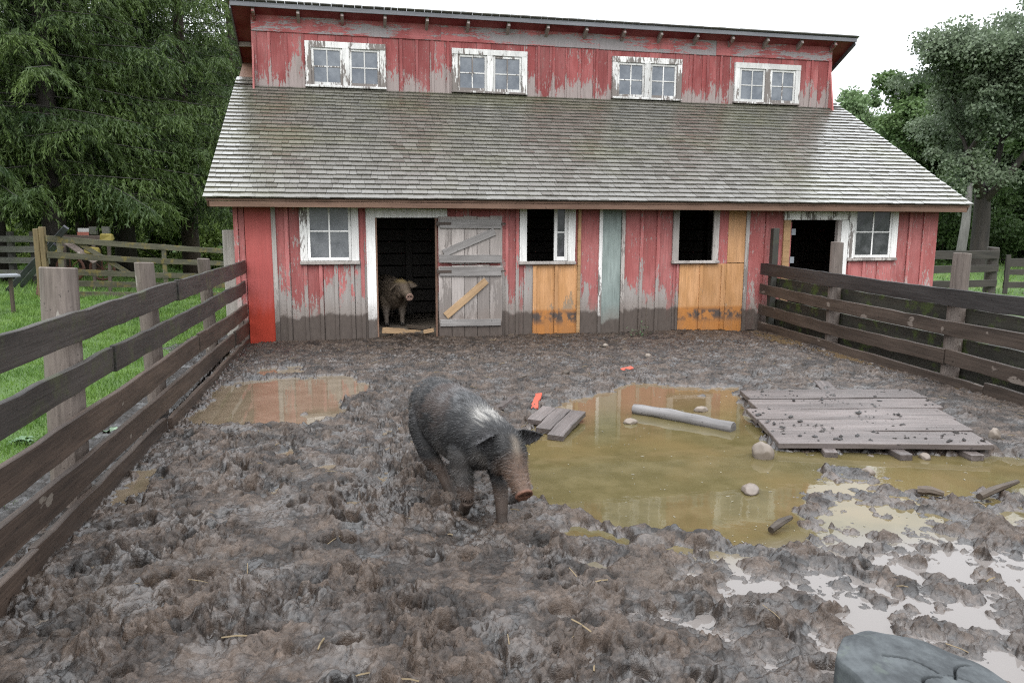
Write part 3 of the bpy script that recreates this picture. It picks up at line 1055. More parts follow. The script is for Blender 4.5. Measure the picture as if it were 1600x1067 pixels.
M['sash'] = mat_paint('white sash', (0.58, 0.57, 0.55), (0.24, 0.215, 0.2), 0.9, 1.4, -9, 0.1, base_peel=-0.12)
window(-0.68, 0.13, 1.085, 2.02, 0.0, M['white'], M['glass'], [(-0.575, 0.025, -0.018, 0.035, 2, 2)])
window(2.485, 3.345, 1.06, 2.02, 0.0, M['white'], M['glass_dark'], [(3.02, 3.235, 0.0, 0.05, 1, 2)], jam=0.11)
o = window(4.925, 5.70, 1.055, 2.03, 0.0, M['batten'], M['glass_dark'], [], jam=0.10)
window(8.0, 8.91, 1.08, 2.02, 0.0, M['white'], M['glass_dark'], [(8.11, 8.80, -0.018, 0.035, 2, 2)], jam=0.11)
for a, b in ((-0.67, 0.725), (1.93, 3.335), (5.01, 6.43), (7.56, 8.99)):
    m_ = (a + b) / 2
    window(a, b, 4.035, 4.815, CY, M['white_top'], M['glass_top'], [(a + .105, m_ - .06, -0.040, 0.04, 2, 2), (m_ + .06, b - .105, -0.040, 0.04, 2, 2)], 'top', 0.10, 0.04)

# first doorway and its two-leaf door folded back on the wall
mb = MB()
mb.box(0.237, 0.366, -0.034, -0.001, -0.03, 1.745, None, 0.004)
mb.box(0.235, 1.40, -0.037, -0.001, 1.748, 1.872, None, 0.004)
mb.build('door_frame', M['white'], barn)
mb = MB()
mb.box(1.222, 1.250, -0.03, 0.02, -0.03, 1.745, None, 0.003)
mb.box(0.369, 0.388, -0.03, 0.02, -0.03, 1.745, None, 0.003)
mb.build('door_frame', M['fascia'], barn)


def leaf(z0, z1, rails, brace, new, label):
    d = empty('door', (1.25, -0.06, z0))
    put(d, barn)
    d['label'] = label
    mb = MB()
    xs = [1.262 + (2.215 - 1.262) * i / 5 for i in range(6)]
    for i in range(5):
        mb.box(xs[i] + .004, xs[i + 1] - .004, -0.064 + random.uniform(-.003, .003), -0.038, z0 + random.uniform(-.025, .02), z1 + random.uniform(-.01, .01), None, .002)
    mb.build('door_board', M['door'], d)
    for a, b in rails:
        plank('rail', (1.27, -0.0775, (a + b) / 2), (2.20, -0.0775, (a + b) / 2 - 0.008), b - a, 0.022, M['greyplank2'], d, jit=0.003)
    plank('brace', brace[0], brace[1], 0.105, 0.02, M['newwood2'] if new else M['greyplank2'], d, jit=0.003)
    mb = MB()
    for a, b in rails[:1]:
        mb.box(1.235, 1.45, -0.094, -0.089, (a + b) / 2 - .02, (a + b) / 2 + .02)
        mb.tube([(1.245, -.075, (a + b) / 2 - .035), (1.245, -.075, (a + b) / 2 + .035)], .012, 8)
    mb.build('hinge', M['iron'], d)
    mb = MB()
    q = (rails[0][0] + rails[0][1]) / 2
    mb.box(2.19, 2.26, -0.092, -0.086, q - .012, q + .012)
    mb.build('latch', M['iron'], d)


M['greyplank2'] = mat_wood('pale grey boards', (0.19, 0.175, 0.165), (0.40, 0.375, 0.36), 0, 0.6)
M['newwood2'] = mat_wood('new brace wood', (0.30, 0.19, 0.10), (0.52, 0.35, 0.20), 0, 0.6, splash=((0.16, 0.12, 0.09), 0.60))
leaf(1.085, 1.770, ((1.60, 1.73), (1.10, 1.215)), ((1.33, -0.0775, 1.235), (2.10, -0.0775, 1.555)), False, 'upper half of the grey dutch door')
leaf(-0.05, 1.055, ((0.905, 1.04), (0.165, 0.265)), ((1.36, -0.0775, 0.315), (1.98, -0.0775, 0.84)), True, 'lower half of the grey dutch door with a new brace')

# second doorway
mb = MB()
mb.box(6.82, 7.99, -0.037, -0.001, 1.742, 1.872, None, 0.004)
mb.box(7.86, 7.988, -0.034, -0.001, 0.0, 1.739, None, 0.004)
mb.build('door_frame', M['white'], barn)
mb = MB(); mb.box(6.825, 6.945, -0.03, -0.001, 0.0, 1.739, 0.4, 0.003)
mb.build('door_frame', M['newwood'], barn)
d2 = empty('door', (6.96, 0.0, 0.0)); put(d2, barn); d2['label'] = 'dark red door swung inward'
mb = MB()
for i in range(5):
    a, b = Vector((6.965, 0.02, 0)), Vector((7.12, 0.86, 0))
    p, q = a.lerp(b, i / 5), a.lerp(b, (i + 1) / 5 - 0.006)
    mb.hexa([(p.x, p.y, .06), (p.x + .025, p.y, .06), (q.x + .025, q.y, .06), (q.x, q.y, .06), (p.x, p.y, 1.7), (p.x + .025, p.y, 1.7), (q.x + .025, q.y, 1.7), (q.x, q.y, 1.7)])
mb.build('door_board', M['wall_right'], d2)
for zz_ in (0.35, 1.1, 1.55):
    mb = MB(); mb.box(6.985, 7.06, 0.012, 0.05, zz_ - .05, zz_ + .05, None, .002)
    mb.build('hinge', M['palemetal'], d2)
mb = MB(); mb.box(7.80, 7.86, -0.02, 0.05, 0.0, 1.739, .4, .003)
mb.build('door_frame', M['door'], barn)

# loose boards lying in the first doorway
for i, (a, b, h_, t_, lab) in enumerate((((0.40, -0.06, 0.135), (1.02, 0.10, 0.045), 0.085, 0.03, 'tan broken board lying aslant over the barn doorsill, left end raised'),
                              ((0.83, 0.35, 0.12), (1.18, 0.10, 0.10), 0.06, 0.05, 'short brown stick behind the doorsill inside the barn door'),
                              ((1.02, 0.02, 0.075), (1.215, -0.04, 0.11), 0.06, 0.04, 'pale broken board end at the right foot of the open barn doorway'))):
    o = plank('broken_board', a, b, h_, t_, M['newwood2'] if i != 1 else M['stick'], None, jit=0.008, seg=0.1, ends=0.04)
    tag(o, lab, 'board')
# ---------------------------------------------------------------- mud yard, water, lawn
random.seed(5)
rng = np.random.default_rng(7)
px_poly = lambda pts: [(G(a, b).x, G(a, b).y) for a, b in pts]
PA = px_poly([(800, 705), (850, 640), (905, 622), (955, 612), (985, 597), (1085, 606), (1150, 605), (1172, 650), (1215, 703), (1400, 712), (1555, 712), (1640, 722), (1640, 755),
              (1480, 770), (1380, 738), (1290, 733), (1262, 760), (1240, 800), (1256, 848), (1180, 858), (1100, 838), (1030, 832), (960, 826), (905, 808), (868, 790), (826, 782)])
PB = px_poly([(296, 668), (345, 603), (420, 592), (545, 587), (580, 605), (548, 625), (520, 660), (430, 668)])
PB2 = px_poly([(395, 577), (470, 570), (480, 583), (400, 590)])
PC = px_poly([(850, 832), (900, 818), (960, 838), (1060, 848), (1200, 872), (1232, 884), (1150, 876), (1050, 862), (985, 868), (930, 850), (880, 856)])
PC2 = px_poly([(880, 880), (930, 872), (985, 895), (930, 903)])
PC3 = px_poly([(815, 856), (850, 852), (856, 872), (822, 874)])
PD = px_poly([(168, 786), (212, 736), (244, 732), (236, 762), (195, 786)])
PE = px_poly([(425, 712), (455, 700), (476, 708), (450, 722)])
PE2 = px_poly([(488, 730), (520, 724), (545, 736), (500, 744)])
PR = px_poly([(1250, 745), (1420, 725), (1700, 720), (1800, 1100), (860, 1100), (1010, 900), (1160, 872), (1258, 855)])
WATER_Z = 0.0


def mud_height(X, Y):
    X = X.astype(np.float32); Y = Y.astype(np.float32)
    wx = X + 0.05 * pn(X * 5, Y * 5, 1) + 0.018 * pn(X * 17, Y * 17, 2)
    wy = Y + 0.05 * pn(X * 5 + 9, Y * 5, 3) + 0.018 * pn(X * 17, Y * 17 + 4, 4)
    low = pn(X * 1.3, Y * 1.3, 5) + 0.5 * pn(X * 2.9, Y * 2.9, 6)
    b1 = np.abs(pn(wx * 5.5, wy * 5.5, 7)) - 0.2
    b2 = np.abs(pn(wx * 12, wy * 12, 8)) - 0.2
    b3 = np.abs(pn(wx * 25 + 0.3 * b2, wy * 25, 9)) - 0.2
    b4 = np.abs(pn(wx * 52, wy * 52, 10)) - 0.2
    b5 = pn(X * 105, Y * 105, 11)

    def clods(fr, seed, wp):
        """torn clods: every one a tilted, domed lump of its own height with a deep gap round it"""
        ux = wx * fr + wp * pn(X * fr * 1.7, Y * fr * 1.7, seed + 1) + .3 * wp * pn(X * fr * 4.5, Y * fr * 4.5, seed + 3)
        uy = wy * fr + wp * pn(X * fr * 1.7 + 5, Y * fr * 1.7, seed + 2) + .3 * wp * pn(X * fr * 4.5 + 7, Y * fr * 4.5, seed + 4)
        f1, f2, ox, oy, rv = cells(ux, uy, seed)
        e_ = f2 - f1
        gap = 1 - sm(0.0, 0.22, e_)
        a_ = rv * 40.0
        tilt = (np.cos(a_) * ox + np.sin(a_) * oy)
        return (rv * rv * 1.3 - .35) + .75 * tilt - .55 * f1 * f1 - gap * (.45 + .5 * rv), rv
    c1, r1 = clods(7.5, 101, .55)
    c2, r2 = clods(15, 111, .5)
    c3, r3 = clods(31, 121, .45)
    t1 = np.tanh(7 * pn(wx * 7.5 + 3, wy * 7.5, 12)) * (0.6 + pn(X * 2, Y * 2, 15))
    t2 = np.tanh(7 * pn(wx * 15 + .4 * b1, wy * 15, 13))
    t3 = np.tanh(6 * pn(wx * 33, wy * 33, 14))
    rough = 0.045 * low + 0.085 * b1 + 0.040 * b2 + 0.016 * b3 + 0.006 * b4 + 0.0022 * b5 + 0.008 * t1 + 0.005 * t2 + 0.002 * t3 + 0.031 * c1 + 0.016 * c2 + 0.0035 * c3
    crumb = 0.02 * low + 0.02 * b1 + 0.016 * b2 + 0.016 * b3 + 0.009 * b4 + 0.003 * b5 + 0.004 * t2 + 0.003 * t3 + 0.010 * c2 + 0.009 * c3
    slick = 0.03 * low + 0.030 * b1 + 0.028 * b2 + 0.013 * b3 + 0.006 * b4 + 0.002 * b5 + 0.005 * t2 + 0.003 * t3 + 0.010 * c2 + 0.003 * c3
    global CLOD
    CLOD = (.5 * r1 + .35 * r2 + .15 * r3)
    # where each kind of surface lies
    nearbarn = sm(-4.6, -3.0, Y + 0.5 * pn(X * .9, Y * .9, 20))
    slickm = sm(0.0, 1.0, X - 0.4 + 0.5 * pn(X * 1.1, Y * 1.1, 21)) * (1 - nearbarn)
    var = sm(-0.25, 0.35, pn(X * 1.7, Y * 1.7, 22))
    r = rough * (0.34 + 0.72 * var)
    h = r * (1 - nearbarn) * (1 - slickm) + crumb * nearbarn + (slick * 0.6 + rough * 0.42 * var) * slickm
    base = 0.052 - 0.010 * nearbarn + 0.02 * sm(-6.0, -8.5, Y) * (1 - slickm)
    # banked mud along the right fence and against the left kick board
    base = base - 0.045 * np.exp(-((X - 6.15) / 0.35) ** 2)
    base = base + 0.025 * np.exp(-((X - 5.5 + 0.05 * Y) / 0.45) ** 2) * sm(-1.0, -3.0, Y)
    base = base - 0.03 * np.exp(-((X + 1.5) / 0.25) ** 2)
    base = base + 0.09 * np.exp(-((X - 0.80) / 0.38) ** 2) * np.exp(-((Y - 0.1) / 0.35) ** 2)
    base = base - 0.06 * np.exp(-((Y - 0.05) / 0.25) ** 2)
    h = base + h
    # hoof prints
    nz = lambda f, s: pn(X * f, Y * f, s)
    edge = 0.12 * nz(2.6, 30) + 0.085 * nz(6.5, 31) + 0.05 * nz(16, 32) + 0.02 * nz(40, 33)

    def flood(h, P, depth, soft=0.10, jag=1.0):
        x0 = min(p[0] for p in P) - .5; x1 = max(p[0] for p in P) + .5
        y0 = min(p[1] for p in P) - .5; y1 = max(p[1] for p in P) + .5
        idx = np.where((X > x0) & (X < x1) & (Y > y0) & (Y < y1))
        if len(idx[0]) == 0: return h
        s = sdf_poly(X[idx], Y[idx], P) + edge[idx] * jag
        t = sm(-soft * 0.5, soft, s)
        bed = -depth + 0.30 * (h[idx] - 0.05) + 0.22 * np.maximum(0, pn(X[idx] * 3.1, Y[idx] * 3.1, 40) + 0.5 * pn(X[idx] * 9, Y[idx] * 9, 41) - 0.40)
        h = h.copy()
        h[idx] = h[idx] * (1 - t) + bed * t
        return h
    # wet ground in the right foreground: mud islands standing in thin water
    x0 = X
    s = sdf_poly(X, Y, PR) + 0.25 * nz(1.6, 34)
    t = sm(-0.25, 0.35, s)
    isl = 0.004 + 0.055 * (nz(2.2, 35) + 0.75 * nz(5.2, 36) + 0.5 * nz(11, 37)) + 0.40 * rough + 0.35 * slick
    isl = isl + 0.028 * sm(-7.2, -8.6, Y) * sm(2.2, 0.8, X) + 0.010 - 0.020 * sm(2.4, 3.2, X) * sm(-7.7, -7.1, Y)
    h = h * (1 - t) + isl * t
    for P, dp, so_, j in ((PA, 0.075, 0.13, 1.0), (PB, 0.05, 0.10, 1.1), (PB2, 0.012, 0.08, 1.0), (PC, 0.02, 0.07, 0.6), (PC2, 0.015, 0.06, 0.5), (PC3, 0.012, 0.05, 0.5), (PD, 0.02, 0.06, 0.6), (PE, 0.012, 0.06, 0.6), (PE2, 0.012, 0.06, 0.6)):
        h = flood(h, P, dp, so_, j)
    return h


HOOF = []
for i in range(620):
    x_, y_ = rng.uniform(-1.4, 5.5), rng.uniform(-9.2, -3.2)
    if x_ > 1.2 and y_ > -8.0 and rng.random() < 0.8: continue
    HOOF.append((x_, y_, rng.uniform(0.030, 0.062), rng.uniform(0.03, 0.075), rng.uniform(0, 6.28)))


def axis(pts):
    out = []
    for (a, b, st) in pts:
        out.append(np.arange(a, b - 1e-6, st))
    return np.concatenate(out + [np.array([pts[-1][1]])])


ax = axis(((-1.75, 3.3, 0.0075), (3.3, 6.6, 0.014), (6.6, 12.0, 0.03)))
ay = axis(((-13.5, -9.4, 0.06), (-9.4, -6.2, 0.0065), (-6.2, -3.2, 0.010), (-3.2, 0.1, 0.014)))
GX, GY = np.meshgrid(ax, ay)
GH = mud_height(GX, GY)
MUDCLOD = CLOD
for (x_, y_, r_, d_, t_) in HOOF:
    i0, i1 = np.searchsorted(ax, (x_ - .14, x_ + .14))
    j0, j1 = np.searchsorted(ay, (y_ - .14, y_ + .14))
    if i1 <= i0 or j1 <= j0: continue
    dx, dy = GX[j0:j1, i0:i1] - x_, GY[j0:j1, i0:i1] - y_
    u = (dx * math.cos(t_) + dy * math.sin(t_)) / 1.35
    v = -dx * math.sin(t_) + dy * math.cos(t_)
    q = np.sqrt(u * u + v * v) / r_
    q = q + 0.18 * pn(dx * 30 + x_ * 9, dy * 30, 50)
    sub = GH[j0:j1, i0:i1]
    dry = sm(0.0, 0.03, sub)
    GH[j0:j1, i0:i1] = sub + dry * (-d_ * (1 - sm(0.6, 1.05, q)) + 0.35 * d_ * np.exp(-((q - 1.35) / 0.28) ** 2))
# doorway sill is trodden up
NXg, NYg = len(ax), len(ay)
V = np.stack([GX.ravel(), GY.ravel(), GH.ravel()], 1)
ii = np.arange(NXg * NYg).reshape(NYg, NXg)
F = np.stack([ii[:-1, :-1].ravel(), ii[:-1, 1:].ravel(), ii[1:, 1:].ravel(), ii[1:, :-1].ravel()], 1)
mud = np_mesh('mud', V, F, M['mud'], smooth=True)
at = mud.data.attributes.new('clod', 'FLOAT', 'POINT')
at.data.foreach_set('value', MUDCLOD.astype(np.float32).ravel())
tag(mud, kind='structure')


def mud_z(x, y):
    i = int(np.clip(np.searchsorted(ax, x), 0, NXg - 1))
    j = int(np.clip(np.searchsorted(ay, y), 0, NYg - 1))
    return float(GH[j, i])


mb = MB()
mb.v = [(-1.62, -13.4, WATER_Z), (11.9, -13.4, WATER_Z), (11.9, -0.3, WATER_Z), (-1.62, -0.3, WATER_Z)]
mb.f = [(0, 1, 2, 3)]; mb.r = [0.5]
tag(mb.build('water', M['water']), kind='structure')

# lawn: one sheet to the horizon, sunk under the yard
gx = np.unique(np.concatenate([np.linspace(-400, -40, 10), np.linspace(-40, -8, 20), np.linspace(-8, 20, 113), np.linspace(20, 60, 20), np.linspace(60, 400, 10)]))
gy = np.unique(np.concatenate([np.linspace(-300, -30, 8), np.linspace(-30, 12, 169), np.linspace(12, 60, 30), np.linspace(60, 600, 14)]))
LX, LY = np.meshgrid(gx, gy)
LH = 0.03 * pn(LX * .5, LY * .5, 60) + 0.02 * pn(LX * 1.7, LY * 1.7, 61)
ins = (LX > -1.70) & (LX < 11.7) & (LY > -13.2) & (LY < 0.6)
inb = (LX > -1.7) & (LX < 9.8) & (LY > -0.5) & (LY < 7)
drop = lambda x, y: -0.5 * sm(6.5, 10.5, y) * sm(-8.0, -4.5, x) * sm(12, 8, x)
LH = LH + drop(LX, LY)
LH = np.where(ins | inb, -0.35, LH)
LV = np.stack([LX.ravel(), LY.ravel(), LH.ravel()], 1)
ii = np.arange(LX.size).reshape(LX.shape)
LF = np.stack([ii[:-1, :-1].ravel(), ii[:-1, 1:].ravel(), ii[1:, 1:].ravel(), ii[1:, :-1].ravel()], 1)
tag(np_mesh('lawn', LV, LF, M['lawn'], smooth=True), kind='structure')


def lawn_h(x, y):
    x = np.asarray(x, np.float32); y = np.asarray(y, np.float32)
    return 0.03 * pn(x * .5, y * .5, 60) + 0.02 * pn(x * 1.7, y * 1.7, 61) + drop(x, y)


# worn muddy strip outside the left fence
mx_ = axis(((-2.75, -1.56, 0.012),)); my_ = axis(((-9.6, -7.0, 0.014), (-7.0, 0.4, 0.02)))
SX, SY = np.meshgrid(mx_, my_)
SH = 0.045 * (np.abs(pn(SX * 9, SY * 9, 70)) + 0.5 * np.abs(pn(SX * 22, SY * 22, 71)) + 0.3 * pn(SX * 45, SY * 45, 72)) + 0.03 - 0.12 * sm(-2.0, -2.6, SX + 0.35 * pn(SX * 1.5, SY * 1.5, 73) + 0.12 * pn(SX * 6, SY * 6, 74))
SH = SH + lawn_h(SX, SY) * 0.6
SV = np.stack([SX.ravel(), SY.ravel(), SH.ravel()], 1)
ii = np.arange(SX.size).reshape(SX.shape)
SF = np.stack([ii[:-1, :-1].ravel(), ii[:-1, 1:].ravel(), ii[1:, 1:].ravel(), ii[1:, :-1].ravel()], 1)
tag(np_mesh('mud_path', SV, SF, M['mud'], smooth=True), kind='structure')

# grass blades
def blades(n, xr, yr, hmin, hmax, wd, weight=None, keep=None):
    x = rng.uniform(*xr, n * 3); y = rng.uniform(*yr, n * 3)
    d = np.hypot(x, y + 11.2)
    p = (4.0 / d) ** 1.1
    k_ = rng.random(n * 3) < p
    if keep is not None: k_ &= keep(x, y)
    x, y, d = x[k_][:n], y[k_][:n], d[k_][:n]
    n = len(x)
    th = rng.uniform(0, 2 * np.pi, n)
    big = 1 + 0.06 * d
    patch = 0.6 + 0.8 * sm(-0.3, 0.4, pn(x * 2.2, y * 2.2, 80))
    h = rng.uniform(hmin, hmax, n) * patch * (1 + 0.02 * d)
    ww = wd * big * rng.uniform(.6, 1.3, n)
    le = rng.uniform(0.2, 0.9, n) * h
    la = rng.uniform(0, 2 * np.pi, n)
    z = lawn_h(x, y) - 0.01
    cx, cy = np.cos(th) * ww, np.sin(th) * ww
    A = np.stack([x - cx, y - cy, z], 1); B = np.stack([x + cx, y + cy, z], 1)
    C = np.stack([x + np.cos(la) * le, y + np.sin(la) * le, z + h], 1)
    return np.concatenate([A, B, C], 1).reshape(-1, 3), n


strip = lambda x, y: x < -2.0 - 0.35 * np.abs(pn(x * 1.5, y * 1.5, 73)) + 0.12 * rng.random(len(x))
V1, n1 = blades(190000, (-9.5, -1.75), (-9.0, 8.5), 0.025, 0.075, 0.0035, keep=strip)
V2, n2 = blades(40000, (-22, -2.0), (6.5, 22), 0.04, 0.14, 0.006)
V3, n3 = blades(40000, (9.9, 40), (2.5, 30), 0.04, 0.12, 0.007)
VV = np.concatenate([V1, V2, V3])
FF = np.arange(len(VV)).reshape(-1, 3)
tag(np_mesh('grass', VV, FF, M['grass'], rng.random(len(FF))), 'short green lawn grass growing beyond the board fences', 'grass', kind='stuff')
# ---------------------------------------------------------------- fences
random.seed(21)


def round_post(parent, x, y, z0, z1, r, mat, lean=(0, 0), n=18, name='post'):
    """whole log post with a slightly uneven section and a sawn, sloping top"""
    mb = MB()
    seg = 7
    ph = [random.uniform(0, 6.28) for _ in range(4)]
    sl = random.uniform(-.12, .12), random.uniform(-.12, .12)
    for i in range(seg + 1):
        t = i / seg
        z = z0 + (z1 - z0) * t
        for k in range(n):
            a = 2 * math.pi * k / n
            q = r * (1.06 - 0.08 * t) * (1 + 0.05 * math.sin(2 * a + ph[0]) + 0.03 * math.sin(3 * a + ph[1] + t * 2) + 0.018 * math.sin(7 * a + ph[2] + t))
            dx, dy = q * math.cos(a), q * math.sin(a)
            zz = z + ((dx * sl[0] + dy * sl[1]) if i == seg else 0)
            mb.v.append((dx + lean[0] * t, dy + lean[1] * t, zz - z0))
    for i in range(seg):
        for k in range(n):
            k2 = (k + 1) % n
            mb.f.append((i * n + k, i * n + k2, (i + 1) * n + k2, (i + 1) * n + k))
    mb.f.append(tuple(seg * n + k for k in range(n)))
    mb.r = [0.5] * len(mb.f)
    o = mb.build(name, mat, None, bevel=0.006)
    o.location = (x, y, z0)
    if parent: put(o, parent)
    return o


def fx(y): return -1.43 + 0.00875 * y


lf = empty('board_fence', (-1.6, -4.5, 0), 'dark wet four rail board fence with round posts between the mud yard and the lawn', 'fence', 'fences round the mud yard')
z_at = lambda zf, zw, y: zw + (zf - zw) * (-y / 7.6)
rails = ((1.13, 1.062, .160, .185, (-9.7, -4.18, -0.03), 'rail_old'), (.848, .778, .150, .175, (-9.7, -6.02, -1.45, -0.03), 'rail_old'),
         (.572, .457, .165, .19, (-9.7, -3.4, -0.03), 'rail'), (.31, .205, .150, .185, (-9.7, -1.2, -0.03), 'rail'))
for zf, zw, hf, hw, ys, mt in rails:
    for i in range(len(ys) - 1):
        a, b = ys[i], ys[i + 1] - 0.006
        d = random.uniform(-.008, .008)
        hh = hf + (hw - hf) * (1 + (a + b) / 2 / 9.7) * 0.9
        plank('rail', (fx(a) - .018 + (0.012 if i % 2 else 0), a, z_at(zf, zw, a) + d), (fx(b) - .018 + (0.012 if i % 2 else 0), b, z_at(zf, zw, b) - d * .5), hh, 0.036, M[mt], lf, jit=0.006, seg=0.22, sag=random.uniform(-.02, -.005))
for a, b, dx in ((-9.7, -7.35, 0.0), (-7.35, -4.72, -0.02), (-4.72, -0.04, 0.015)):
    plank('kick_board', (fx(a) + dx - .02, a, z_at(.065, -.03, a)), (fx(b) + dx - .02, b, z_at(.065, -.03, b)), 0.17, 0.04, M['rail'], lf, jit=0.008, seg=0.22)
round_post(lf, -1.66, -6.42, -0.15, 1.425, 0.103, M['post'], (0.0, 0.12))
round_post(lf, -1.655, -4.28, -0.15, 1.35, 0.080, M['post'], (-0.02, -0.07))
round_post(lf, -1.65, -1.55, -0.15, 1.262, 0.070, M['post'], (-0.01, -0.25))
round_post(lf, -1.68, -8.75, -0.15, 1.40, 0.12, M['post'])
mb = MB(); mb.box(-0.09, 0.09, -0.06, 0.06, -0.2, 1.56, .5, .006)
o = mb.build('post', M['post_pale'], None, bevel=.008); o.location = (-1.665, 0.32, 0); put(o, lf); o['label'] = 'pale square post beside the barn corner'

rf = empty('board_fence', (6.4, -4, 0), 'mud splashed board fence with mossy boards on both faces, ending by the second barn doorway', 'fence', 'fences round the mud yard')
gx_ = lambda y: 6.42 + 0.0533 * y
for zw, zf, hh, ys, mt in ((.972, .940, .182, (-9.8, -6.3, -0.1), 'rail_right'), (.657, .615, .158, (-9.8, -6.5, -0.1), 'rail_splash'), (.335, .292, .160, (-9.8, -4.32, -0.1), 'rail_splash')):
    for i in range(len(ys) - 1):
        a, b = ys[i], ys[i + 1] - .006
        z = lambda y: zw + (zf - zw) * (-y / 5.3)
        plank('rail', (gx_(a), a, z(a)), (gx_(b), b, z(b)), hh, 0.036, M[mt], rf, jit=.006, seg=.22, sag=random.uniform(-.03, -.015))
for a, b in ((-9.8, -4.9), (-4.9, -0.1)):
    plank('kick_board', (gx_(a) + .005, a, -.0), (gx_(b) + .005, b, .035), .19, .04, M['rail_splash'], rf, jit=.007, seg=.22)
for zc, hh in ((.735, .17), (.405, .17), (.10, .16)):
    plank('rail', (gx_(-9.8) + .215, -9.8, zc), (gx_(-.1) + .215, -.1, zc + .01), hh, .034, M['rail_moss'], rf, jit=.007, seg=.25, sag=-.02)
mb = MB(); mb.box(-.055, .055, -.05, .05, -.2, 1.61, .5, .006)
o = mb.build('post', M['post_dark'], None, bevel=.008); o.location = (6.53, -.26, 0); put(o, rf)
round_post(rf, 6.425, -2.02, -.15, 1.44, .086, M['post'], (0.01, 0.04))
round_post(rf, 6.315, -4.26, -.15, 1.385, .090, M['post'], (0.03, 0.0))
round_post(rf, 6.20, -6.6, -.15, 1.38, .090, M['post'])
round_post(rf, 6.08, -8.8, -.15, 1.38, .090, M['post'])

# gate on the left lawn, its post, and the fence behind
g0, g1 = G(80, 467), DP(372, 450, 21.5)
gz = lambda t, z: z - 0.45 * t
gt = empty('farm_gate', (g0.x, g0.y, 0), 'lichen stained five board gate sagging across the lawn behind the left fence', 'gate')
for z in (1.30, .955, .60, .35, .10):
    plank('gate_board', (g0.x, g0.y, z), (g1.x, g1.y, z - .47), .135, .03, M['gate'], gt, jit=.005, seg=.5, sag=-.02)
for t in (.05, .55, .95):
    p = g0.lerp(g1, t)
    plank('gate_stile', (p.x + .01, p.y + .032, -.02 - .45 * t), (p.x + .01, p.y + .032, 1.36 - .47 * t), .12, .03, M['gate'], gt, up=(g1 - g0), jit=.003)
p, q = g0.lerp(g1, .12), g0.lerp(g1, .52)
plank('gate_brace', (p.x, p.y + .064, 1.22), (q.x, q.y + .064, -.1), .11, .03, M['gate'], gt, jit=.003)
gp = empty('gate_post', (-6.55, 7.0, 0), 'tall tan square post at the left end of the lichen stained gate', 'post')
for dx, h_ in ((-.055, 1.50), (.055, 1.54)):
    mb = MB(); mb.box(dx - .052, dx + .052, -.07, .07, -.15, h_, None, .006)
    o = mb.build('post_timber', M['gatepost'], None, bevel=.01); o.location = (-6.50, 7.05, 0); put(o, gp)

bl = empty('board_fence', tuple(DP(20, 400, 20)), 'grey green board fence far behind the gate post at the left edge under the spruces', 'fence')
for px_a, px_b, dA, dB, mt in ((-160, 78, 20.5, 20.0, 'gate2'),):
    M['gate2'] = mat_wood('grey green old boards', (0.06, 0.06, 0.05), (0.15, 0.15, 0.125), 0, .6, moss=((0.06, 0.075, 0.03), .4))
    for yy in (372, 388, 405, 424):
        a, b = DP(px_a, yy, dA), DP(px_b, yy, dB)
        b.z = a.z
        plank('rail', a, b, .16, .03, M[mt], bl, jit=.006, seg=.5)
for px_ in (-60, 20, 55):
    p = DP(px_, 440, 20.3); p.z = 0
    round_post(bl, p.x, p.y + .12, -.3, 1.38, .09, M['post_dark'])

br = empty('board_fence', (13, 4.3, 0), 'dark three rail fence on the lawn running from the right barn corner', 'fence')
for z, hh in ((.985, .2), (.655, .17), (.30, .17)):
    plank('rail', (9.75, 4.25, z), (15.25, 4.35, z - .02), hh, .035, M['backfence'], br, jit=.006, seg=.4, sag=-.02)
for x_, r_, h_ in ((15.2, .13, 1.13), (12.4, .1, 1.1), (9.85, .09, 1.2)):
    round_post(br, x_, 4.5, -.2, h_, r_, M['backfence'])
bg_ = empty('farm_gate', (15.5, 4.4, 0), 'dark brown farm gate with a slanting brace at the right edge on the lawn', 'gate')
for z, hh in ((.76, .2), (.53, .13), (.22, .15)):
    plank('gate_board', (15.5, 4.42, z), (19.2, 4.6, z - .02), hh, .03, M['backfence'], bg_, jit=.004, seg=.5)
plank('gate_stile', (15.56, 4.40, -.03), (15.56, 4.40, .95), .13, .03, M['backfence'], bg_, up=(1, 0, 0))
plank('gate_brace', (16.0, 4.38, -.1), (17.6, 4.40, .85), .14, .03, M['backfence'], bg_)
# leaning planks and farm junk behind the gate post
for a, b, h_, lab in ((G(12, 455), DP(104, 355, 16.4), .12, 'long slate grey plank leaning steeply beside the tan gate post, top end above the gate'),
                      (G(32, 448), DP(88, 383, 16.7), .12, 'shorter slate grey plank leaning behind the tan gate post')):
    tag(plank('leaning_plank', a, b, h_, .05, M['slate'], None, up=(-.8, -.2, .6), jit=.003), lab, 'plank', 'planks leaning by the gate post')
a, b = DP(-40, 432, 13.5), DP(29, 430, 14.0)
bn = empty('bench', (a.x, a.y, 0), 'pale grey plank bench on the lawn cut by the left picture edge', 'bench')
plank('seat', a, b, .28, .045, M['palemetal'], bn, up=(0, 1, .02))
for t in (.35, .8):
    p = a.lerp(b, t)
    plank('leg', (p.x, p.y, -.05), (p.x, p.y, a.z - .03), .08, .05, M['stick'], bn, up=(0, 1, 0))
c = DP(58, 440, 17.2)
plate = plank('rusty_plate', (c.x, c.y, .0), (c.x + .05, c.y + .1, .45), .10, .04, M['rustred'], None, up=(1, 0, 0))
tag(plate, 'rust red metal strip standing in the grass just left of the tan gate post', 'metal strip')
im = empty('farm_implement', tuple(DP(140, 400, 20.5)), 'old yellow farm implement with a red and white plate behind the lichen stained gate', 'farm machine')
B_ = lambda px, py, d=20.5: DP(px, py, d)
plank('beam', B_(98, 371), B_(170, 373), .14, .12, M['iron'], im)
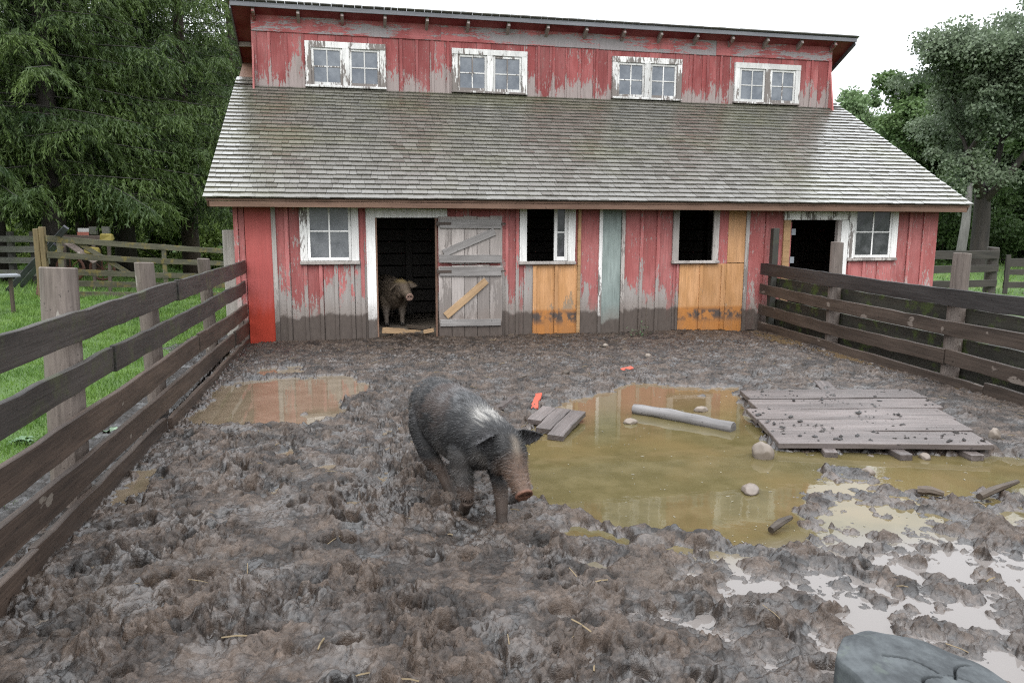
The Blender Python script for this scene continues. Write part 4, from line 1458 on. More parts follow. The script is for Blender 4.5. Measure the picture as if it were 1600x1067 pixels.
for px_ in (100, 146, 170):
    p = B_(px_, 372); q = B_(px_ + 2, 450)
    plank('strut', p, (q.x, q.y, -.3), .08, .08, M['iron'], im, up=(1, 0, 0))
p = B_(130, 359.6); mb = MB()
mb.box(p.x - .13, p.x + .14, p.y - .01, p.y + .01, p.z - .05, p.z + .05); o = mb.build('plate', M['whitepaint'], im)
mb = MB(); mb.box(p.x - .15, p.x + .13, p.y - .012, p.y + .012, p.z - .155, p.z - .052); mb.build('plate', M['redpaint'], im)['label'] = 'red lower half of the plate'
for px_, py_, a_, b_ in ((167, 371, .15, .085), (145, 392, .17, .09), (92, 391, .08, .09)):
    p = B_(px_, py_, 20.2)
    mb = MB(); mb.box(p.x - a_, p.x + a_, p.y - .1, p.y + .1, p.z - b_, p.z + b_, None, .03)
    mb.build('housing', M['yellow'], im, bevel=.03)
p = B_(126, 392, 20.0)
plank('chute', (p.x - .35, p.y, p.z + .25), (p.x + .35, p.y, p.z - .3), .3, .03, M['post'], im, up=(0, 1, .3))
for px_ in (146, 166):
    p = B_(px_, 360, 20.9); mb = MB()
    mb.box(p.x - .09, p.x + .09, p.y - .08, p.y + .08, p.z - .12, p.z + .1, None, .01); mb.build('block', M['gate2'], im)
for px_, rr in ((110, .34), (160, .30)):
    p = B_(px_, 420, 20.7); mb = MB()
    mb.tube([p + Vector((rr * math.cos(t * .3927), 0, rr * math.sin(t * .3927))) for t in range(17)], .035, 6)
    for t in range(8):
        mb.tube([p, p + Vector((rr * math.cos(t * .785), 0, rr * math.sin(t * .785)))], .015, 5)
    mb.build('wheel', M['rustred'], im)

# ---------------------------------------------------------------- things in the yard
# board platform
Z0 = 0.062
c = [G(1160, 613, Z0 + .03), G(1428, 611, Z0 + .05), G(1553, 700, Z0 + .02), G(1203, 697, Z0 - .015)]
pf = empty('board_platform', tuple((c[0] + c[2]) / 2), 'large low platform of five grey muddy planks lying half over the puddle', 'platform')
pf.location.z = 0
NP = 5
left = [c[0].lerp(c[3], i / NP) for i in range(NP + 1)]
right = [c[1].lerp(c[2], i / NP) for i in range(NP + 1)]
jl = [0.0, 0.02, -0.03, 0.0, 0.03]
crumbs = MB()
for i in range(NP):
    a0_, a1_, b0_, b1_ = left[i], left[i + 1], right[i], right[i + 1]
    d = (b0_ - a0_).normalized()
    a = (a0_ + a1_) / 2 + d * jl[i]
    b = (b0_ + b1_) / 2 + d * random.uniform(-.02, .02)
    cr = (a1_ - a0_)
    wdt = abs(cr.dot(Vector((-d.y, d.x, 0)))) - 0.012
    upv = Vector((-d.y, d.x, 0.02))
    # bow of the front plank
    plank('plank', a + Vector((0, 0, random.uniform(-.004, .004))), b + Vector((0, 0, random.uniform(-.004, .004))), wdt, .045, M['greyplank'], pf, up=upv, jit=.007, seg=.12, ends=.03)
    for q in range(60):
        t, s = random.random(), random.uniform(-.48, .48)
        p = a.lerp(b, t) + Vector((-d.y, d.x, 0)) * (wdt * s)
        if pn(np.array([p.x * 2.2]), np.array([p.y * 2.2]), 90)[0] < -0.05: continue
        r_ = random.choice((.004, .005, .006, .008, .010, .016))
        for w_ in range(2):
            o_ = Vector((random.uniform(-r_, r_), random.uniform(-r_, r_), 0.024 + r_ * .25))
            vs = []
            for (X_, Y_, Z_) in ((1, 0, 0), (.3, .9, .1), (-.8, .5, 0), (-.7, -.7, .1), (.4, -.9, 0), (.1, .1, .8), (0, 0, -.5)):
                j = random.uniform(.6, 1.25)
                vs.append(tuple(p + o_ + Vector((X_ * r_ * j * 1.3, Y_ * r_ * j, Z_ * r_ * j))))
            crumbs.add(vs, [(0, 1, 5), (1, 2, 5), (2, 3, 5), (3, 4, 5), (4, 0, 5), (1, 0, 6), (2, 1, 6), (3, 2, 6), (4, 3, 6), (0, 4, 6)])
cm_ = crumbs.build('mud_crumbs', M['mud'], pf); cm_['kind'] = 'stuff'
dn = (c[3] - c[0]).normalized()
for (px_, py_, b_) in ((1300, 711, .9), (1418, 716, .55), (1527, 716, .55)):
    p = G(px_, py_, .02)
    q = p - dn * 1.9 if px_ < 1400 else p - Vector((-0.12, -1, 0)).normalized() * 1.5
    plank('cross_beam', p, (q.x, q.y, .025), .095, .05, M['greyplank'], pf, up=(1, 0, 0), jit=.006, seg=.3)
p, q = G(1283, 598, .06), G(1300, 618, .03)
o = plank('plank_end', p, q, .16, .05, M['greyplank'], None, up=(1, 0.2, 0))
tag(o, 'short muddy board end sticking out of the mud behind the platform', 'board')

# log
a, b = G(990, 639, .035), G(1148, 668, .028)
mb = MB()
n = 14
pts, rad = [], []
for i in range(n + 1):
    t = i / n
    pts.append(a.lerp(b, t) + Vector((.012 * math.sin(t * 4.2), .010 * math.sin(t * 3.1), .006 * math.sin(t * 5))))
    rad.append(.047 + .008 * t + .0025 * math.sin(t * 21) + .004 * math.exp(-((t - .38) / .05) ** 2))
d = (b - a).normalized()
mb.tube([tuple(p - a) for p in pts], rad, 16, .5, jit=.012)
ob = mb.build('log', None, None, smooth=False, bevel=.004)
# local x along the log for the grain
Rm = Matrix((d, Vector((-d.y, d.x, 0)), Vector((0, 0, 1))))
ob.data.transform(Rm.to_4x4())
ob.matrix_world = Matrix.Translation(a) @ Rm.transposed().to_4x4()
ob.data.materials.append(M['log'])
ob.data.polygons.foreach_set('use_smooth', [len(p_.vertices) == 4 for p_ in ob.data.polygons])
tag(ob, 'silver grey round log lying in the olive puddle', 'log')

# broken piece of planking by the pig's ear and scraps round it
c4 = [G(848, 637, .07), G(916, 645, .06), G(880, 686, .025), G(818, 661, .03)]
bp = empty('broken_planking', tuple((c4[0] + c4[2]) / 2), 'broken piece of grey split planking at the edge of the puddle beside the black pig', 'planking')
for i in range(3):
    a0_, a1_ = c4[0].lerp(c4[1], i / 3 + .004), c4[0].lerp(c4[1], (i + 1) / 3 - .004)
    b0_, b1_ = c4[3].lerp(c4[2], i / 3 + .004), c4[3].lerp(c4[2], (i + 1) / 3 - .004)
    a, b = (a0_ + a1_) / 2, (b0_ + b1_) / 2
    d = (b - a).normalized()
    b = b + d * (-.08, .0, .05)[i]
    s = (a1_ - a0_)
    wdt = (s - d * s.dot(d)).length
    plank('plank', a, b, wdt, .05, M['greyplank'], bp, up=s, jit=.004, seg=.1, ends=.03)
mb = MB()
o = plank('board_scrap', G(775, 640, .05), G(800, 622, .04), .11, .04, M['greyplank'], None, up=(.8, -.5, .3), jit=.008, seg=.08, ends=.03)
tag(o, 'grey board stub in the mud just behind the black pig', 'board')
for p, q, wd_, lab in ((G(834, 640, .03), G(842, 614, .08), .06, 'bright red wood chip standing in the mud behind the broken planking'),
                       (G(970, 578, .04), G(990, 574, .04), .05, 'bright red wood chip lying in the mud near the green grey board of the barn'),):
    tag(plank('wood_chip', p, q, wd_, .015, M['redscrap'], None, up=(1, .3, .2) if wd_ == .06 else (0, 1, .3), jit=.006, seg=.05, ends=.03), lab, 'wood chip', 'red wood chips')


M['stone_brown'] = mat_plain('brown muddy stone', (0.19, 0.155, 0.13), .45, .5, 9, bump=.6)


def stone(px, py, sx, sy, sz, label, seed, zoff=0.0, mat='stone'):
    bm = bmesh.new()
    bmesh.ops.create_icosphere(bm, subdivisions=4, radius=1)
    rn = random.Random(seed)
    ph = [Vector((rn.uniform(-1, 1), rn.uniform(-1, 1), rn.uniform(-1, 1))) for _ in range(9)]
    for v in bm.verts:
        q = v.co.copy()
        for p_ in ph:
            u_ = p_.normalized()
            pd = q.dot(u_)
            if pd > .80: q -= u_ * (pd - .80) * .85
        f = 1 + .02 * math.sin(q.x * 9 + ph[0].x * 9) + .02 * math.sin(q.y * 11 + ph[1].y * 9)
        v.co = Vector((q.x * sx, q.y * sy, q.z * sz)) * f
    me = bpy.data.meshes.new('stone')
    bm.to_mesh(me); bm.free()
    me.polygons.foreach_set('use_smooth', [True] * len(me.polygons))
    o = bpy.data.objects.new('stone', me)
    col.objects.link(o)
    me.materials.append(M[mat])
    p = G(px, py, 0)
    o.location = (p.x, p.y, max(0.0, min(mud_z(p.x, p.y), .12)) + sz * .35 + zoff)
    o.rotation_euler = (0, 0, rn.uniform(0, 6))
    return tag(o, label, 'stone', 'stones in the yard')


stone(1191, 714, .088, .082, .085, 'big pale round stone in the puddle at the left corner of the board platform', 1)
stone(1095, 642, .075, .050, .035, 'flat pale stone in the puddle behind the log', 2)
stone(985, 661, .065, .045, .032, 'flat pale stone in the puddle in front of the left end of the log', 3)
stone(1172, 768, .085, .055, .035, 'flat brown stone at the right shore of the olive puddle', 4, mat='stone_brown')
stone(1356, 740, .05, .04, .035, 'small tan stone in the water in front of the platform', 5)
stone(1552, 692, .045, .04, .06, 'upright pale stone at the right end of the board platform', 6)
stone(1012, 561, .05, .04, .04, 'small pale stone in the mud near the weed by the barn wall', 7)
stone(884, 590, .06, .04, .03, 'small dark stone in the mud below the orange plywood', 8, mat='stick')
stone(1445, 716, .05, .04, .03, 'small tan stone under the front edge of the platform', 9)
stone(946, 545, .045, .035, .03, 'small tan stone in the mud under the white batten of the barn', 10)
for a, b, r_, lab in ((G(1204, 828, .03), G(1236, 808, .05), .022, 'short dark stub of wood at the near shore of the olive puddle'),
                      (G(795, 597, .03), G(842, 582, .035), .014, 'dark stick in the mud halfway to the barn'),
                      (G(1434, 765, .03), G(1475, 772, .03), .03, 'flat grey stick end in the thin water in front of the platform'),
                      (G(700, 618, .05), G(722, 616, .04), .012, 'small dark twig in the mud behind the black pig'),
                      (G(1530, 776, .04), G(1590, 752, .06), .025, 'grey branch piece in the water at the right edge')):
    mb = MB()
    m_ = (a + b) / 2 + Vector((0, 0, .008))
    mb.tube([a, a.lerp(m_, .6), m_, b], [r_ * .9, r_, r_ * .95, r_ * .6], 8, jit=.12)
    tag(mb.build('stick', M['stick'], None), lab, 'stick', 'sticks in the yard')

# dry weed by the wall
p = G(1000, 528, .0)
wd_ = empty('weed', (p.x, p.y, 0), 'thin dry weed growing out of the mud by the barn wall', 'weed')
mb = MB()
for i in range(4):
    h_ = (.55, .32, .28, .22)[i]
    x_ = p.x + random.uniform(-.15, .12)
    mb.tube([(x_, p.y, 0.0), (x_ + random.uniform(-.03, .03), p.y - .01, h_ * .5), (x_ + random.uniform(-.08, .08), p.y, h_)], [.008, .006, .003], 5)
mb.build('stem', M['stick'], wd_)
mb = MB()
for i in range(60):
    x_, y_, z_ = p.x + random.gauss(0, .07), p.y + random.gauss(0, .05), abs(random.gauss(.06, .08)) + .01
    a_ = random.uniform(0, 6.28); l = random.uniform(.02, .06)
    v = Vector((math.cos(a_), math.sin(a_), random.uniform(-.2, .8))) * l
    s = Vector((-math.sin(a_), math.cos(a_), 0)) * l * .25
    mb.add([(x_, y_, z_), tuple(Vector((x_, y_, z_)) + v * .5 + s), tuple(Vector((x_, y_, z_)) + v), tuple(Vector((x_, y_, z_)) + v * .5 - s)], [(0, 1, 2, 3)])
mb.build('leaf', M['weed'], wd_)


def broad_weed(x, y, s, mat, label, n=16):
    e_ = empty('weed', (x, y, 0), label, 'weed', 'broad leaved weeds outside the left fence')
    mb = MB()
    for i in range(n):
        a_ = random.uniform(0, 6.28); l = s * random.uniform(.5, 1.1); el_ = random.uniform(.15, .7)
        d = Vector((math.cos(a_) * math.cos(el_), math.sin(a_) * math.cos(el_), math.sin(el_)))
        sd_ = Vector((-math.sin(a_), math.cos(a_), 0))
        o_ = Vector((x + random.uniform(-.03, .03), y + random.uniform(-.03, .03), .03))
        prev = None
        for t in range(5):
            u = t / 4
            wq = l * .28 * math.sin(math.pi * min(1, .12 + u * .86)) ** .8
            c_ = o_ + d * (l * u) + Vector((0, 0, -.35 * l * u * u))
            cur = (c_ - sd_ * wq + Vector((0, 0, wq * .4)), c_, c_ + sd_ * wq + Vector((0, 0, wq * .4)))
            if prev:
                mb.add([tuple(q) for q in prev + cur], [(0, 1, 4, 3), (1, 2, 5, 4)])
            prev = cur
    mb.build('leaf', mat, e_)
    return e_


p = G(172, 676, .03); broad_weed(p.x, p.y, .13, M['weed_pale'], 'pale grey green broad leaved weed in the worn mud between the first two round posts')
p = G(32, 690, .03); broad_weed(p.x, p.y, .10, M['weed'], 'green broad leaved weed on the lawn left of the thickest round post')
p = G(128, 570, .03); broad_weed(p.x, p.y, .08, M['weed'], 'small green weed on the lawn right of the thickest round post')

# weathered fence post right under the camera
PZ = 1.10
pc_ = Vector((.765, -10.40, 0))
r0 = .132
nr, na = 70, 320
vs, fs = [], []
cr = random.Random(3)
ang = [cr.uniform(0, 6.28) for _ in range(3)]
cracks = [(2.5, .45, .010), (5.75, .85, .010), (0.35, .5, .006), (3.7, .4, .006)]


def top_h(x, y):
    r = math.hypot(x, y) / r0
    a = math.atan2(y, x)
    h = -.030 * (x / r0) - .0015 * math.cos(9 * a) * r * r - .012 * max(0, r - .8) / .2
    h += .0004 * math.sin(r * 95 + 1.2 * math.sin(a * 2)) + .0015 * math.sin(x * 61 + 3) * math.sin(y * 53)
    for (ca, r1, wdh) in cracks:
        dx, dy = math.cos(ca), math.sin(ca)
        t = x * dx + y * dy
        s_ = -x * dy + y * dx + .012 * math.sin(t * 48 + ca * 5)
        if 0.006 < t and t / r0 < r1 + .12:
            h -= .016 * math.exp(-(s_ / (wdh * .22)) ** 2) * min(1, t / .02)
    h -= .010 * (1 - 1 / (1 + math.exp((-y - .25 * r0 - .5 * (x - .5 * r0)) / .0015))) * 0 + (.012 if (x * .75 - y * .66 > .62 * r0 + .006 * math.sin(x * 70)) else 0)
    return h


for i in range(nr + 1):
    for k_ in range(na):
        a = 2 * math.pi * k_ / na
        out = r0 * (1 + .035 * math.sin(2 * a + 1) + .02 * math.sin(5 * a) + .012 * math.sin(11 * a + 2))
        r = out * (i + .02) / (nr + .02)
        x, y = r * math.cos(a), r * math.sin(a)
        vs.append((x, y, top_h(x, y)))
for i in range(nr):
    for k_ in range(na):
        k2 = (k_ + 1) % na
        fs.append((i * na + k_, (i + 1) * na + k_, (i + 1) * na + k2, i * na + k2))
fs.append(tuple(range(na)))
o0 = nr * na
for j in range(1, 5):
    for k_ in range(na):
        v = vs[o0 + k_]
        a = 2 * math.pi * k_ / na
        q = 1.0 + .01 * j
        vs.append((v[0] * q, v[1] * q, v[2] - (.01, .1, .5, 1.3)[j - 1]))
for j in range(4):
    s0_ = o0 + j * na
    for k_ in range(na):
        k2 = (k_ + 1) % na
        fs.append((s0_ + k_, s0_ + na + k_, s0_ + na + k2, s0_ + k2))
mb = MB(); mb.add(vs, fs, .5)
k = NT('blue grey weathered post top')
P = k.obj()
rr_ = k.ma('POWER', k.ma('ADD', k.ma('MULTIPLY', k.xyz()[0], k.xyz()[0]), k.ma('MULTIPLY', k.xyz()[1], k.xyz()[1])), .5)
ring = k.ma('SINE', k.ma('ADD', k.ma('MULTIPLY', rr_, 620), k.ma('MULTIPLY', k.noise(P, 9, 3, .5), 14)))
nn = k.noise(P, 16, 6, .65)
fib = k.noise(k.scl(P, (90, 90, 4)), 1, 4, .6)
cc = k.mix(k.ss(nn, .34, .68), (0.026, .029, .031), (.068, .075, .078))
cc = k.mix(k.ma('MULTIPLY', k.ma('MULTIPLY_ADD', ring, .5, .5), .12), cc, (.045, .05, .054))
cc = k.mix(k.ma('MULTIPLY', k.ss(k.noise(P, 26, 4, .6), .58, .7), .4), cc, (.085, .10, .085))
side_ = k.ss(k.xyz()[2], -.03, -.09)
cc = k.mix(side_, cc, k.mix(fib, (.045, .04, .036), (.13, .12, .11)))
M['posttop'] = k.pr(cc, .75, k.bump(k.ma('ADD', nn, k.ma('MULTIPLY', fib, .5)), .5, .004), .25)
o = mb.build('fence_post', M['posttop'], None, smooth=True)
o.location = (pc_.x, pc_.y, PZ)
tag(o, 'weathered blue grey post top with cracks in the lower right foreground', 'post')

# bits on the water and the mud
rs = random.Random(17)
mb = MB()
for i in range(230):
    px_, py_ = rs.uniform(820, 1600), rs.uniform(600, 860)
    q = G(px_, py_, 0)
    if mud_z(q.x, q.y) > -.004: continue
    a_ = rs.uniform(0, 6.28); l = rs.choice((.003, .004, .004, .005, .006, .014)); w2 = min(l, rs.uniform(.0025, .005))
    u, v = Vector((math.cos(a_), math.sin(a_), 0)) * l, Vector((-math.sin(a_), math.cos(a_), 0)) * w2
    z_ = Vector((0, 0, .003))
    c_ = Vector((q.x, q.y, 0))
    mb.add([tuple(c_ + z_ - u - v * .6), tuple(c_ + z_ + u * .9 - v), tuple(c_ + z_ + u + v * .7), tuple(c_ + z_ - u * .8 + v), tuple(c_ + z_ * 2)], [(0, 1, 4), (1, 2, 4), (2, 3, 4), (3, 0, 4)])
M['scum'] = mat_plain('pale scum', (0.27, 0.25, 0.19), .6, .6, 30)
tag(mb.build('floating_specks', M['scum']), 'pale specks and bits of scum floating on the olive puddle', 'specks', kind='stuff')
mb = MB()
for i in range(260):
    x_, y_ = rs.uniform(-1.3, 6.0), rs.uniform(-9.0, -.2)
    z_ = mud_z(x_, y_)
    if z_ < .01: continue
    a_ = rs.uniform(0, 6.28); l = rs.uniform(.015, .07)
    d_ = Vector((math.cos(a_), math.sin(a_), rs.uniform(-.25, .25))) * l
    p_ = Vector((x_, y_, z_ + .006))
    mb.tube([p_ - d_, p_ + Vector((0, 0, .004)), p_ + d_ * rs.uniform(.5, 1)], rs.choice((.0018, .0025, .004)), 4)
M['straw'] = mat_plain('old straw', (0.20, 0.15, 0.085), .7, .6, 20)
tag(mb.build('straw', M['straw']), 'bits of old straw and twig trodden into the mud', 'straw', kind='stuff')
# ---------------------------------------------------------------- pigs
def loft(st, n=22):
    """closed tube of ellipses; st rows: x, y, z, half width, half height"""
    C = np.array([s[:3] for s in st], float)
    vs, fs = [], []
    for i in range(len(st)):
        t = C[min(i + 1, len(st) - 1)] - C[max(i - 1, 0)]
        t /= np.linalg.norm(t) + 1e-9
        up = np.array((0, 0, 1.0)) if abs(t[2]) < .9 else np.array((1.0, 0, 0))
        s = np.cross(up, t); s /= np.linalg.norm(s)
        u = np.cross(t, s)
        for k_ in range(n):
            a = 2 * math.pi * k_ / n
            vs.append(C[i] + s * st[i][3] * math.cos(a) + u * st[i][4] * math.sin(a))
    for i in range(len(st) - 1):
        for k_ in range(n):
            k2 = (k_ + 1) % n
            fs.append((i * n + k_, i * n + k2, (i + 1) * n + k2, (i + 1) * n + k_))
    fs.append(tuple(reversed(range(n))))
    fs.append(tuple((len(st) - 1) * n + k_ for k_ in range(n)))
    return [tuple(v) for v in vs], fs


def smooth_st(st, m=4):
    """Catmull-Rom through the stations"""
    A = np.array(st, float)
    P = np.vstack([2 * A[0] - A[1], A, 2 * A[-1] - A[-2]])
    out = []
    for i in range(1, len(P) - 2):
        for j in range(m):
            t = j / m
            p0, p1, p2, p3 = P[i - 1], P[i], P[i + 1], P[i + 2]
            out.append(.5 * (2 * p1 + (p2 - p0) * t + (2 * p0 - 5 * p1 + 4 * p2 - p3) * t * t + (3 * p1 - p0 - 3 * p2 + p3) * t ** 3))
    out.append(A[-1])
    o = np.array(out)
    o[:, 3:] = np.maximum(o[:, 3:], .006)
    return o


def ellipsoid(c, r, n=14, rot=None):
    vs, fs = [], []
    for i in range(n + 1):
        p = math.pi * i / n
        for k_ in range(2 * n):
            a = math.pi * k_ / n
            v = Vector((r[0] * math.sin(p) * math.cos(a), r[1] * math.sin(p) * math.sin(a), r[2] * math.cos(p)))
            if rot: v = rot @ v
            vs.append(tuple(v + Vector(c)))
    for i in range(n):
        for k_ in range(2 * n):
            k2 = (k_ + 1) % (2 * n)
            fs.append((i * 2 * n + k_, (i + 1) * 2 * n + k_, (i + 1) * 2 * n + k2, i * 2 * n + k2))
    return vs, fs


def ear_mesh(base, tip, wide, width, thick, cup):
    """leaf shaped cupped ear from base to tip; wide = direction across the ear"""
    b, t = Vector(base), Vector(tip)
    d = t - b; L = d.length; d.normalize()
    s = Vector(wide); s = (s - d * s.dot(d)).normalized()
    nrm_ = d.cross(s)
    nu, nv = 12, 8
    vs, fs = [], []
    for side in (1, -1):
        for i in range(nu + 1):
            u = i / nu
            wq = width * (math.sin(math.pi * (0.20 + 0.78 * u)) ** .8) * (1 - .25 * u)
            for j in range(nv + 1):
                v = 2 * j / nv - 1
                edge = math.sqrt(max(0, 1 - v * v)) * (1 - .55 * u)
                p = b + d * (L * u) + s * (wq * v) + nrm_ * (cup * v * v * (1 - .3 * u) + .25 * cup * math.sin(u * 3.0)) + nrm_ * (side * thick * (.35 + .65 * edge))
                vs.append(tuple(p))
    m = (nu + 1) * (nv + 1)
    I = lambda sd_, i, j: sd_ * m + i * (nv + 1) + j
    for i in range(nu):
        for j in range(nv):
            fs.append((I(0, i, j), I(0, i, j + 1), I(0, i + 1, j + 1), I(0, i + 1, j)))
            fs.append((I(1, i, j), I(1, i + 1, j), I(1, i + 1, j + 1), I(1, i, j + 1)))
    for i in range(nu):
        fs.append((I(0, i, 0), I(0, i + 1, 0), I(1, i + 1, 0), I(1, i, 0)))
        fs.append((I(0, i, nv), I(1, i, nv), I(1, i + 1, nv), I(0, i + 1, nv)))
    for j in range(nv):
        fs.append((I(0, 0, j), I(1, 0, j), I(1, 0, j + 1), I(0, 0, j + 1)))
        fs.append((I(0, nu, j), I(0, nu, j + 1), I(1, nu, j + 1), I(1, nu, j)))
    return vs, fs


def nz3(P, f, seed):
    return (pn(P[:, 0] * f + seed, P[:, 2] * f, seed) + pn(P[:, 1] * f - seed, P[:, 0] * f * .8 + P[:, 2] * f * .5, seed + 1)) * .8


def skin_mat(name, rough):
    k = NT(name)
    c = k.acol('col')
    P = k.obj()
    f = k.noise(k.scl(P, (120, 160, 160)), 1, 4, .7)
    g = k.noise(P, 40, 4, .6)
    c = k.val(c, k.lin(f, .25, .75, .72, 1.28))
    return k.pr(c, k.lin(g, .3, .7, rough - .08, rough + .12), k.bump(k.ma('ADD', f, g), .5, .004), .18)


M['skin'] = skin_mat('bristly pig hide', .50)
M['skin_dry'] = skin_mat('dusty pig hide', .6)
k = NT('pig bristles')
c = k.acol('col')
M['bristle'] = k.pr(k.val(c, 1.1), .5, None, .22)


def make_pig(loc, heading, scale, st, head_extra, legs, ears, eyes, nose, paint, label, mat, hair_n, seed, tail):
    root = empty('pig', loc, label, 'pig', None, heading, scale)
    vs, fs = [], []

    def addm(m):
        n = len(vs)
        vs.extend(m[0]); fs.extend([tuple(n + i for i in f) for f in m[1]])
    addm(loft(smooth_st(st), 30))
    for c_, r_ in head_extra: addm(ellipsoid(c_, r_))
    for lg in legs: addm(loft(smooth_st([(x, y, z, r * .92, r) for x, y, z, r in lg], 4), 16))
    for e_ in ears: addm(ear_mesh(*e_))
    addm(loft(smooth_st([(x, y, z, r, r) for x, y, z, r in tail], 4), 10))
    me = bpy.data.meshes.new('tmp')
    me.from_pydata(vs, [], fs)
    tmp = bpy.data.objects.new('tmp', me)
    col.objects.link(tmp)
    md = tmp.modifiers.new('r', 'REMESH'); md.mode = 'VOXEL'; md.voxel_size = .0072; md.use_smooth_shade = True
    s_ = tmp.modifiers.new('s', 'SMOOTH'); s_.iterations = 7; s_.factor = .5
    dg = bpy.context.evaluated_depsgraph_get()
    m2 = bpy.data.meshes.new_from_object(tmp.evaluated_get(dg))
    bpy.data.objects.remove(tmp)
    m2.name = 'body'
    n = len(m2.vertices)
    co = np.zeros(n * 3, np.float32); m2.vertices.foreach_get('co', co); co = co.reshape(-1, 3)
    no = np.zeros(n * 3, np.float32); m2.vertices.foreach_get('normal', no); no = no.reshape(-1, 3)
    # flesh: folds, muscle, nostrils, mouth, eye sockets
    d = .004 * nz3(co, 9, 3) + .0022 * nz3(co, 24, 5)
    hx = np.array(nose['c']) - np.array(nose['back'])
    hx = hx / np.linalg.norm(hx)
    sx = np.cross((0, 0, 1.0), hx); sx /= np.linalg.norm(sx)
    uz = np.cross(hx, sx)
    rel = co - np.array(nose['c'])
    a_ = rel @ hx; b_ = rel @ sx; c_ = rel @ uz
    nost = np.zeros(n)
    for s__ in (-1, 1):
        q = np.sqrt(((b_ - s__ * .019) / .0105) ** 2 + ((c_ - .004) / .0135) ** 2)
        nost = np.maximum(nost, (1 - sm(.6, 1.25, q)) * (a_ > -.02))
    d -= .016 * nost
    rim = np.exp(-((np.sqrt(b_ ** 2 + c_ ** 2) - nose['r']) / .008) ** 2) * np.exp(-((a_ + .008) / .012) ** 2)
    d += .006 * rim
    for q in range(4):                                   # wrinkles across the snout
        d -= .0022 * np.exp(-((a_ + .045 + .022 * q) / .0045) ** 2) * (np.hypot(b_, c_) < .085) * sm(-.01, .03, c_)
    mouth = np.exp(-((c_ + .030 - .10 * (a_ + .03)) / .006) ** 2) * (a_ > -.16) * (a_ < -.012) * (np.abs(b_) > .012) * (np.hypot(b_, c_) < .1)
    d -= .006 * mouth
    eye_c = np.zeros(n)
    for e_ in eyes:
        q = np.linalg.norm(co - np.array(e_), axis=1)
        eye_c = np.maximum(eye_c, np.exp(-(q / .022) ** 2))
        d -= .007 * np.exp(-(q / .017) ** 2) - .005 * np.exp(-((q - .026) / .008) ** 2)
    co2 = co + no * d[:, None]
    m2.vertices.foreach_set('co', co2.astype(np.float32).ravel())
    C = paint(co, no, dict(a=a_, b=b_, c=c_, nost=nost, eye=eye_c, mouth=mouth))
    C = np.clip(C, .004, .9)
    at = m2.attributes.new('col', 'FLOAT_COLOR', 'POINT')
    at.data.foreach_set('color', np.concatenate([C, np.ones((n, 1))], 1).astype(np.float32).ravel())
    m2.materials.clear(); m2.materials.append(mat)
    m2.polygons.foreach_set('use_smooth', [True] * len(m2.polygons))
    ob = bpy.data.objects.new('body', m2)
    col.objects.link(ob)
    ob.parent = root
    for e_ in eyes:
        mb = MB(); mb.add(*ellipsoid((0, 0, 0), (.0125, .0125, .0125), 8))
        o = mb.build('eye', M['eye'], root, False, True)
        o.location = e_
    # cloven hooves
    for lg in legs:
        x, y, z, r = lg[-1]
        p_ = lg[-2]
        fwd = Vector((1, 0, 0)) if z < .045 else Vector((.35, 0, -.95))
        dn = Vector((0, 0, -1)) if z < .045 else Vector((-.95, 0, -.35))
        mb = MB()
        for s__ in (-1, 1):
            b0 = Vector((x, y + s__ * r * .42, z)) - dn * .02
            pts = [b0 - fwd * .004, b0 + dn * .022 + fwd * .010, b0 + dn * .05 + fwd * .030]
            mb.add(*loft([(*pts[0], r * .40, r * .62), (*pts[1], r * .46, r * .72), (*pts[2], r * .42, r * .5)], 10))
        mb.build('hoof', M['hoof'], root, False, True)
    # bristles
    if hair_n:
        rg = np.random.default_rng(seed)
        m2.calc_loop_triangles()
        idx = rg.integers(0, n, hair_n)
        P = co2[idx]; N = no[idx]
        keep = (P[:, 2] > .16) & (nost[idx] < .1) & (a_[idx] < -.03)
        P, N, ci = P[keep], N[keep], idx[keep]
        back = np.array((-1.0, 0, -.35))[None, :] + rg.normal(0, .22, P.shape)
        back = back - N * (back * N).sum(1)[:, None]
        back /= np.linalg.norm(back, axis=1)[:, None] + 1e-6
        crest = sm(.60, .70, P[:, 2]) * sm(.1, .3, P[:, 0]) * (P[:, 0] < .6)
        ln = rg.uniform(.018, .042, len(P)) * (1 + .7 * crest)
        tipv = P + back * ln[:, None] + N * (ln * rg.uniform(.12, .42, len(P)))[:, None]
        side = np.cross(N, back) * .0010
        A = P - side - N * .001; B = P + side - N * .001
        V = np.concatenate([A, B, tipv], 1).reshape(-1, 3)
        F = np.arange(len(V)).reshape(-1, 3)
        hb = np_mesh('bristles', V, F, M['bristle'])
        cc_ = C[ci] * rg.uniform(.5, 1.7, (len(ci), 1)) + rg.choice([0, 0, 0, .05], (len(ci), 1))
        at = hb.data.attributes.new('col', 'FLOAT_COLOR', 'POINT')
        at.data.foreach_set('color', np.concatenate([np.repeat(np.clip(cc_, 0, 1), 3, 0), np.ones((len(V), 1))], 1).astype(np.float32).ravel())
        hb['kind'] = 'stuff'
        hb.parent = root
    return root


def blend(C, m, c):
    m = np.clip(m, 0, 1)[:, None]
    return C * (1 - m) + np.array(c)[None, :] * m


